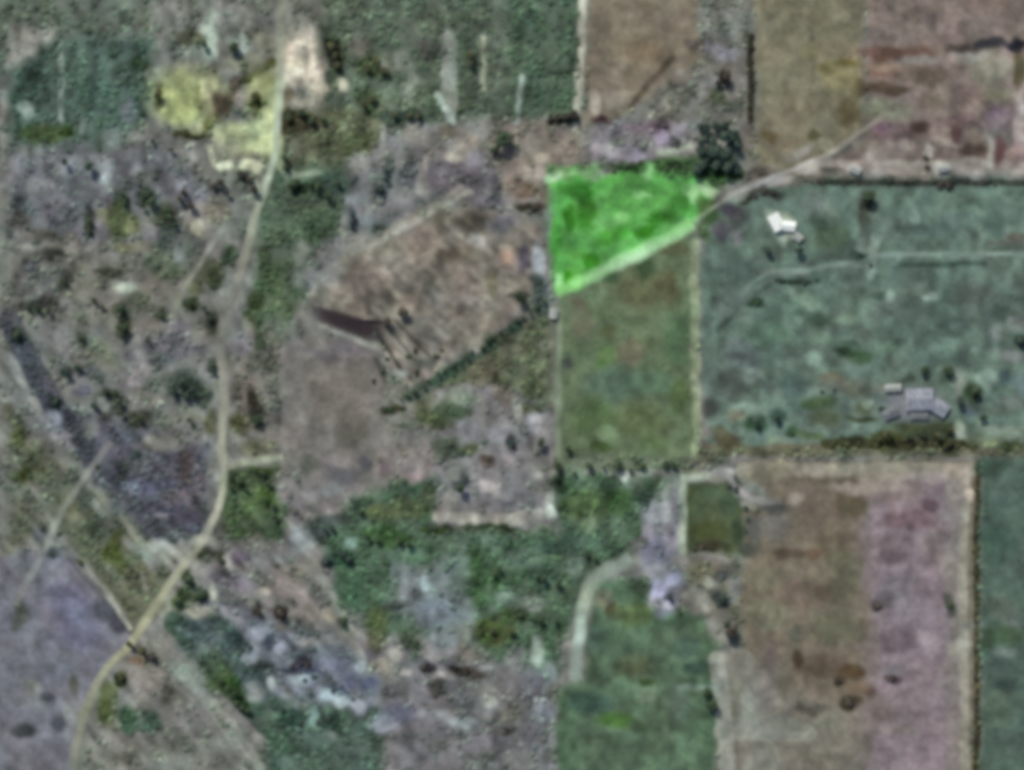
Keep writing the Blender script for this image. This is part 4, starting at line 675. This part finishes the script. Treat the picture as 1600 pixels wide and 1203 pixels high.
row([(1300+i*14+tr_rng.uniform(-4,4), 692+tr_rng.uniform(-4,4), tr_rng.uniform(5,8), 'o') for i in range(15)], 'o', 'olive bush in the hedge above the large bare field', 'hedge above the large bare field', True)
row([(1385,680,9,'o'),(1372,686,7,'o'),(1465,680,8,'o'),(1482,690,9,'o'),(1484,672,7,'o'),(1440,676,8,'d'),(1420,680,7,'d')], 'o', 'dark olive tree between the farm sheds and the large bare field', 'trees south of the farm sheds')
row([(886,182,8),(872,184,7),(898,180,8),(860,183,5)], 'b', 'very dark tree at the lower corner of the upper middle green field', 'corner trees of the upper green field')
row([(378,274,8),(392,282,6),(398,298,8),(345,288,8),(334,292,6),(290,302,8),(283,312,7),(300,322,7),(357,304,5)], 'b', 'dark tree in the belt below the pale yards west of the main road', 'tree belt below the pale yards')
row([(192,305,7),(195,318,7),(230,305,9),(238,318,9),(225,322,7),(268,340,7),(275,352,6),(262,330,7),(140,345,6),(141,362,6),(268,235,6),(240,222,5)], 'd', 'dark green tree in the grey scrub at the upper left', 'trees in the upper left scrub')
row([(446,248,7),(448,262,6),(462,286,8),(455,292,7),(500,294,8),(514,306,9),(488,290,6),(530,288,7),(474,178,7),(452,185,7),(490,190,8),(505,188,6)], 'd', 'dark tree east of the upper main road', 'trees east of the upper main road')
row([(520,75,8),(524,90,8),(528,103,7),(590,98,8),(600,112,9),(575,108,7),(582,155,8),(570,165,7),(735,88,7),(738,102,7),(640,182,6),(618,180,7),(655,184,6)], 'o', 'dark olive tree in the wood at the top, right of the pale yard', 'trees at the top right of the pale yard')
row([(605,268,6),(604,282,6),(597,297,7),(590,298,5),(552,338,6),(550,350,6)], 't', 'dark blue-grey tree on the slate ground north of the kite field', 'trees on the slate ground')
row([(190,482,8),(195,512,8),(193,524,7),(252,492,7),(320,482,6),(328,498,7),(128,530,6),(160,480,5),(298,474,5),(232,532,5),(100,440,5),(60,482,7),(78,486,6),(46,480,5)], 'd', 'dark tree in the scrub at mid left', 'trees in the mid left scrub')
row([(332,570,7),(334,580,6),(285,598,10,'t'),(300,612,9,'t'),(272,612,8,'t'),(290,620,8,'t'),(188,628,7),(190,645,6),(165,612,7),(148,634,7),(180,614,6),(220,655,6),(296,656,6),(122,575,7)], 'd', 'dark tree in the scrub west of the main road at mid height', 'trees in scrub west of the main road')
row([(66,825,6),(92,835,6),(145,830,7),(155,838,6),(165,858,7,'o'),(172,870,6,'o'),(80,866,6),(125,880,7),(152,730,6),(195,730,6),(190,745,5),(214,708,6),(48,745,6)], 'd', 'dark bush beside the faint track at far left', 'bushes by the faint far left track', True)
row([(375,750,8),(362,760,6),(410,740,7),(420,755,7),(415,780,7),(428,790,6),(385,765,5),(430,806,6),(400,735,5)], 'd', 'dark green tree in the square green copse below the pale spur', 'trees of the square copse')
row([(365,1085,8),(372,1095,8),(380,1103,7),(356,1074,7),(348,1064,6),(388,1108,6)], 'd', 'dark green tree in the short diagonal belt near the bottom', 'trees of the short diagonal belt')
row([(518,822,7,'t'),(508,826,6,'t'),(535,864,8,'t'),(545,872,7,'t'),(512,875,7,'t'),(590,842,7),(575,838,6),(625,845,7),(640,850,6),(565,800,6)], 'd', 'dark tree at the left end of the middle green field', 'trees at the left of the middle green field')
row([(780,888,6),(772,896,6),(850,905,7),(840,898,6),(872,912,6),(770,985,6,'o'),(800,985,7,'o'),(812,960,6),(845,970,6),(752,985,5,'o'),(868,968,6),(918,866,6),(930,872,5)], 'd', 'dark green tree in the broken middle green ground', 'trees in the broken middle green')
row([(1098,854,7,'b'),(1086,860,5,'b'),(1110,858,5,'b'),(1152,765,7,'t'),(1140,760,6,'t'),(1165,795,6,'t'),(1168,812,6,'t'),(1164,830,5,'t')], 'd', 'dark bush on the rim of the small olive plot', 'bushes round the small olive plot', True)
row([(320,862,6),(312,866,5),(345,866,5),(348,876,6),(458,1040,6,'b'),(482,1038,7,'b'),(492,1056,6,'t'),(478,1062,5,'t'),(520,1078,6,'t'),(440,1108,8,'t'),(455,1120,8,'t'),(470,1130,7,'t'),(500,1130,8,'t'),(530,1136,7,'t'),(512,1122,7,'t'),(400,1045,6,'t'),(392,1012,6,'t')], 'd', 'dark bush among the blue-grey rocks near the bottom', 'bushes among the blue-grey rocks', True)
row([(1320,549,5,'d'),(1332,553,5,'d'),(1276,438,5,'t'),(1222,440,5,'t'),(1236,442,5,'t'),(1258,442,6,'t'),(1266,440,5,'t'),(1360,415,5,'t'),(1345,398,5,'t'),(1305,610,5,'t'),(1285,612,5,'t'),(1238,678,5,'d'),(1165,318,5,'b'),(1180,308,6,'b'),(1194,302,6,'b'),(1208,304,6,'b')], 't', 'low dark bush out on the grey-green field', 'low bushes on the grey-green field', True)
# ------------------------------------------------------------ buildings
M_WHITE = plain_mat('white_painted_roof', (.80, .84, .78), .5, .06, .6)
M_PALE = plain_mat('pale_cement_roof', (.34, .36, .33), .7, .15, .8)
M_TIN = plain_mat('grey_tin_roof', (.26, .28, .31), .6, .45, .35)
M_TIN2 = plain_mat('dull_tin_roof', (.16, .175, .18), .65, .45, .4)
M_WALL = plain_mat('lime_plaster', (.5, .5, .45), .9, .12, 1.0)
M_DARK = plain_mat('dark_wood', (.06, .05, .045), .8, .2, 3)
M_GLASS = plain_mat('window_glass', (.04, .05, .06), .1, .1, 1, .5)
def building(x, y, wpx, dpx, rot, h, rise, roofm, name, label, cat, group=None, chimney=False, windows=2):
    """wpx along the ridge; rot in degrees counter-clockwise"""
    W = wpx*S; D = dpx*S; t = empty(name, (wx(x), wy(y), hz(x, y)-.1), R(rot)); tag(t, label, cat, group)
    bm = bmesh.new(); box(bm, -W/2, W/2, -D/2, D/2, -.6, h)
    g = [bm.verts.new(p) for p in ((-W/2, -D/2, h+.001), (-W/2, D/2, h+.001), (-W/2, 0, h+rise-.05), (W/2, -D/2, h+.001), (W/2, D/2, h+.001), (W/2, 0, h+rise-.05))]
    bm.faces.new([g[0], g[1], g[2]]); bm.faces.new([g[3], g[5], g[4]])
    bm_obj('wall', bm, M_WALL, t)
    o_ = .45; th = .12; rf = None
    for sgn in (-1, 1):
        bm = bmesh.new(); sl_ = rise/(D/2); n = max(3, int(W/1.2)); ez = h-sl_*o_
        A = []; 
        for k in range(n+1):
            xx = -W/2-o_+(W+2*o_)*k/n; dz = .04*(k % 2)
            A.append([bm.verts.new((xx, 0, h+rise+th+dz)), bm.verts.new((xx, sgn*(D/2+o_), ez+th+dz)), bm.verts.new((xx, sgn*(D/2+o_), ez+dz)), bm.verts.new((xx, 0, h+rise+dz))])
        for k in range(n):
            for q_ in range(4): bm.faces.new([A[k][q_], A[k+1][q_], A[k+1][(q_+1) % 4], A[k][(q_+1) % 4]])
        bm.faces.new(A[0]); bm.faces.new(A[-1][::-1])
        rp = bm_obj('roof', bm, roofm, t)
        if sgn == -1: rf = rp
    bm = bmesh.new(); box(bm, -W/2-o_-.03, W/2+o_+.03, -.18, .18, h+rise+th+.02, h+rise+th+.14); bm_obj('ridge_cap', bm, roofm, rf)
    if chimney:
        bm = bmesh.new(); box(bm, W*.22, W*.22+.9, D*.12, D*.12+.8, h+rise*.3, h+rise+1.0); bm_obj('chimney', bm, M_WALL, t)
    bm = bmesh.new(); box(bm, -.6, .6, D/2-.02, D/2+.06, -.5, 2.1); bm_obj('door', bm, M_DARK, t)
    for k in range(windows):
        xw = -W/2+W*(k+.5)/windows
        if abs(xw) < 1.4: xw += 2.2
        for sgn in (-1, 1):
            bm = bmesh.new(); y0, y1 = sorted((sgn*(D/2-.02), sgn*(D/2+.05))); box(bm, xw-.55, xw+.55, y0, y1, .9, 2.0); bm_obj('window', bm, M_GLASS, t)
    return t
building(1212, 348, 25, 17, -62, 3.4, 1.5, M_WHITE, 'white_house', 'bright white roofed house in the grey-green field, main western wing', 'house', chimney=True)
building(1231, 354, 20, 14, -5, 3.0, 1.2, M_WHITE, 'white_house', 'second, lower white roofed building touching the east side of the main white house', 'house')
building(1246, 371, 12, 10, -40, 2.5, .7, M_PALE, 'outhouse', 'small pale outhouse at the lower right of the white house', 'outhouse', windows=1)
building(1436, 624, 40, 32, 2, 4.2, 1.8, M_TIN, 'farm_shed', 'largest blue-grey tin roofed farm shed in the middle of the farm', 'shed', windows=4)
building(1468, 637, 24, 20, -32, 3.4, 1.2, M_TIN, 'farm_shed', 'blue-grey tilted shed at the east end of the largest farm shed', 'shed')
building(1395, 606, 24, 10, 3, 2.8, .8, M_PALE, 'farm_shed', 'narrow pale shed north-west of the largest farm shed', 'shed')
building(1392, 645, 24, 14, 22, 2.8, .8, M_TIN2, 'farm_shed', 'dull grey lean shed at the lower left of the farm', 'shed')
building(1436, 650, 26, 9, 0, 2.4, .5, M_TIN2, 'farm_shed', 'long low dull shed close below the largest farm shed', 'shed')
building(865, 490, 15, 10, 84, 2.6, .7, M_PALE, 'hut', 'small pale roofed hut at the upper left corner of the olive field', 'hut', windows=1)
building(1335, 266, 16, 10, -22, 2.6, .7, M_PALE, 'hut', 'pale roofed hut on the left half of the pink margin above the hedge', 'hut', windows=1)
building(1473, 263, 15, 10, 8, 2.6, .7, M_PALE, 'hut', 'pale roofed hut on the right half of the pink margin above the hedge', 'hut', windows=1)

# worn pale yard round the white house, farm yard
M_YARD = ground_mat('gravel_yard', .6, .4, .15)
patch('gravel_yard', [(1192,324),(1212,328),(1232,330),(1246,346),(1248,362),(1258,372),(1250,382),(1236,376),(1226,390),(1216,382),(1206,368),(1196,350)], ['c4cfbe','b4bfae','a0ac9c'], M_YARD, .14, 'pale trodden yard round the white house', 1)
patch('farm_yard', [(1374,606),(1400,600),(1440,596),(1470,606),(1486,626),(1490,648),(1462,664),(1420,664),(1380,662),(1368,640)], ['7c8088','74787f','666c70'], M_YARD, .16, 'grey yard round the farm sheds', 2)

# ------------------------------------------------------------ ground cover nobody could count
M_TUFT = plain_mat('scrub_leaves', None, .9, .35, 1.2, .1, attr=True)
M_STONE = plain_mat('field_stone', None, .9, .25, 1.5, .2, attr=True)
def scatter(name, X, Y, rad, hgt, colr, seed, mat, sides=5, label='', blocky=False):
    """one joined mesh of low uneven clumps"""
    r = np.random.default_rng(seed); n = len(X); k = sides
    a0 = r.uniform(0, 6.28, n)[:, None]+np.arange(k)[None]*2*math.pi/k
    r0 = rad[:, None]*r.uniform(.65, 1.25, (n, k)); r1 = rad[:, None]*r.uniform(.35, .75, (n, k)) if not blocky else rad[:, None]*r.uniform(.55, .9, (n, k))
    z0 = bil(HR, X, Y)[:, None]; bx_ = wx(X)[:, None]; by_ = wy(Y)[:, None]
    B0 = np.stack([bx_+r0*np.cos(a0), by_+r0*np.sin(a0), z0-.15+0*r0], 2)
    B1 = np.stack([bx_+r1*np.cos(a0+.4), by_+r1*np.sin(a0+.4), z0+hgt[:, None]*r.uniform(.5, 1.0, (n, k))], 2)
    T = np.stack([bx_[:, 0], by_[:, 0], z0[:, 0]+hgt*r.uniform(.8, 1.25, n)], 1)[:, None]
    V = np.concatenate([B0, B1, T], 1).reshape(-1, 3); m = 2*k+1
    f = []
    for q_ in range(k):
        p = (q_+1) % k; f += [(q_, p, k+q_), (p, k+p, k+q_), (k+q_, k+p, 2*k)]
    F = (np.array(f)[None]+(np.arange(n)*m)[:, None, None]).reshape(-1, 3)
    CO = np.repeat(colr, m, 0).reshape(n, m, 3)*r.uniform(.85, 1.15, (n, m, 1))
    o = np_mesh(name, V, F, CO.reshape(-1, 3), mat, smooth=not blocky)
    return tag(o, label, kind='stuff')
RD = np.full(PX.shape, 99.0)
for ob in list(col.objects):                                # keep growth off the roads
    if ob.name.startswith(('dirt_road', 'dirt_track', 'gravel_yard', 'farm_yard', 'grass_margin', 'dark_earth')):
        nv = len(ob.data.vertices); a = np.empty(nv*3, np.float32); ob.data.vertices.foreach_get('co', a); a = a.reshape(-1, 3)
        i = np.clip(((a[:, 0]/S+800-GX0)/GS+.5).astype(int), 0, NX-1); j = np.clip(((601.5-a[:, 1]/S-GY0)/GS+.5).astype(int), 0, NY-1); RD[j, i] = 0
RD = np.where(boxblur((RD == 0).astype(float), 1) > .01, 0, 99)
def take(mask_fn, n, seed):
    r = np.random.default_rng(seed); X = r.uniform(GX0+5, GX1-5, n); Y = r.uniform(GY0+5, GY1-5, n)
    i = ((X-GX0)/GS).astype(int); j = ((Y-GY0)/GS).astype(int)
    k = mask_fn(X, Y, i, j, r) & (RD[j, i] > 1); return X[k], Y[k], np.random.default_rng(seed+1)
LUM = C.mean(2); GRN = C[..., 1]-(C[..., 0]+C[..., 2])/2; BLU = C[..., 2]-C[..., 1]
dens = vnoise(20, 61)+.8*vnoise(9, 62)
X, Y, r = take(lambda X, Y, i, j, r: (REG[j, i] == 0) & (dens[j, i]+(105-LUM[j, i])/28+r.uniform(-.7, .7, len(X)) > .15), 52000, 70)
g = lin(bil(C, X, Y)); n = len(X); t = r.random(n)[:, None]
cg = g*np.where(t < .4, .86, np.where(t < .75, 1.15, 1.42))*np.array([.92, 1.03, .88])
scatter('scrub', X, Y, r.uniform(1.0, 3.4, n), r.uniform(.4, 1.6, n), cg, 71, M_TUFT, 5, 'low grey-green scrub covering the open ground')
X, Y, r = take(lambda X, Y, i, j, r: (REG[j, i] == 1) & (LUM[j, i]+0*X < 135) & (dens[j, i] > -.5), 260000, 72)
g = lin(bil(C, X, Y)); n = len(X)
scatter('crop', X, Y, r.uniform(.5, 1.1, n), r.uniform(.4, .9, n), g*r.uniform(.95, 1.4, (n, 1)), 73, M_TUFT, 4, 'leafy emerald crop standing in the vivid field')
X, Y, r = take(lambda X, Y, i, j, r: np.isin(REG[j, i], [2, 3, 5, 6, 13]) & (dens[j, i]+r.uniform(-.8, .8, len(X)) > .25), 70000, 74)
g = lin(bil(C, X, Y)); n = len(X)
scatter('grass', X, Y, r.uniform(.5, 1.3, n), r.uniform(.3, .8, n), g*r.uniform(.75, 1.3, (n, 1)), 75, M_TUFT, 4, 'tufts of rough grass in the green fields')
X, Y, r = take(lambda X, Y, i, j, r: np.isin(REG[j, i], [4, 7, 8, 9, 10, 11, 12]) & (dens[j, i]+r.uniform(-.8, .8, len(X)) > .35), 60000, 76)
g = lin(bil(C, X, Y)); n = len(X)
scatter('soil_clods', X, Y, r.uniform(.4, 1.0, n), r.uniform(.25, .6, n), g*r.uniform(.75, 1.2, (n, 1)), 77, M_TUFT, 4, 'clods and dry weeds on the bare fields')
X, Y, r = take(lambda X, Y, i, j, r: (REG[j, i] == 0) & ((LUM[j, i] > 122) | (BLU[j, i] > 2)) & (r.random(len(X)) < .6), 60000, 78)
g = lin(bil(C, X, Y)); n = len(X)
scatter('rubble', X, Y, r.uniform(.4, 1.3, n)*np.where(r.random(n) < .05, 1.8, 1), r.uniform(.3, 1.0, n), g*r.uniform(.9, 1.3, (n, 1)), 79, M_STONE, 5, 'pale stones and rubble strewn over the rocky ground', blocky=True)
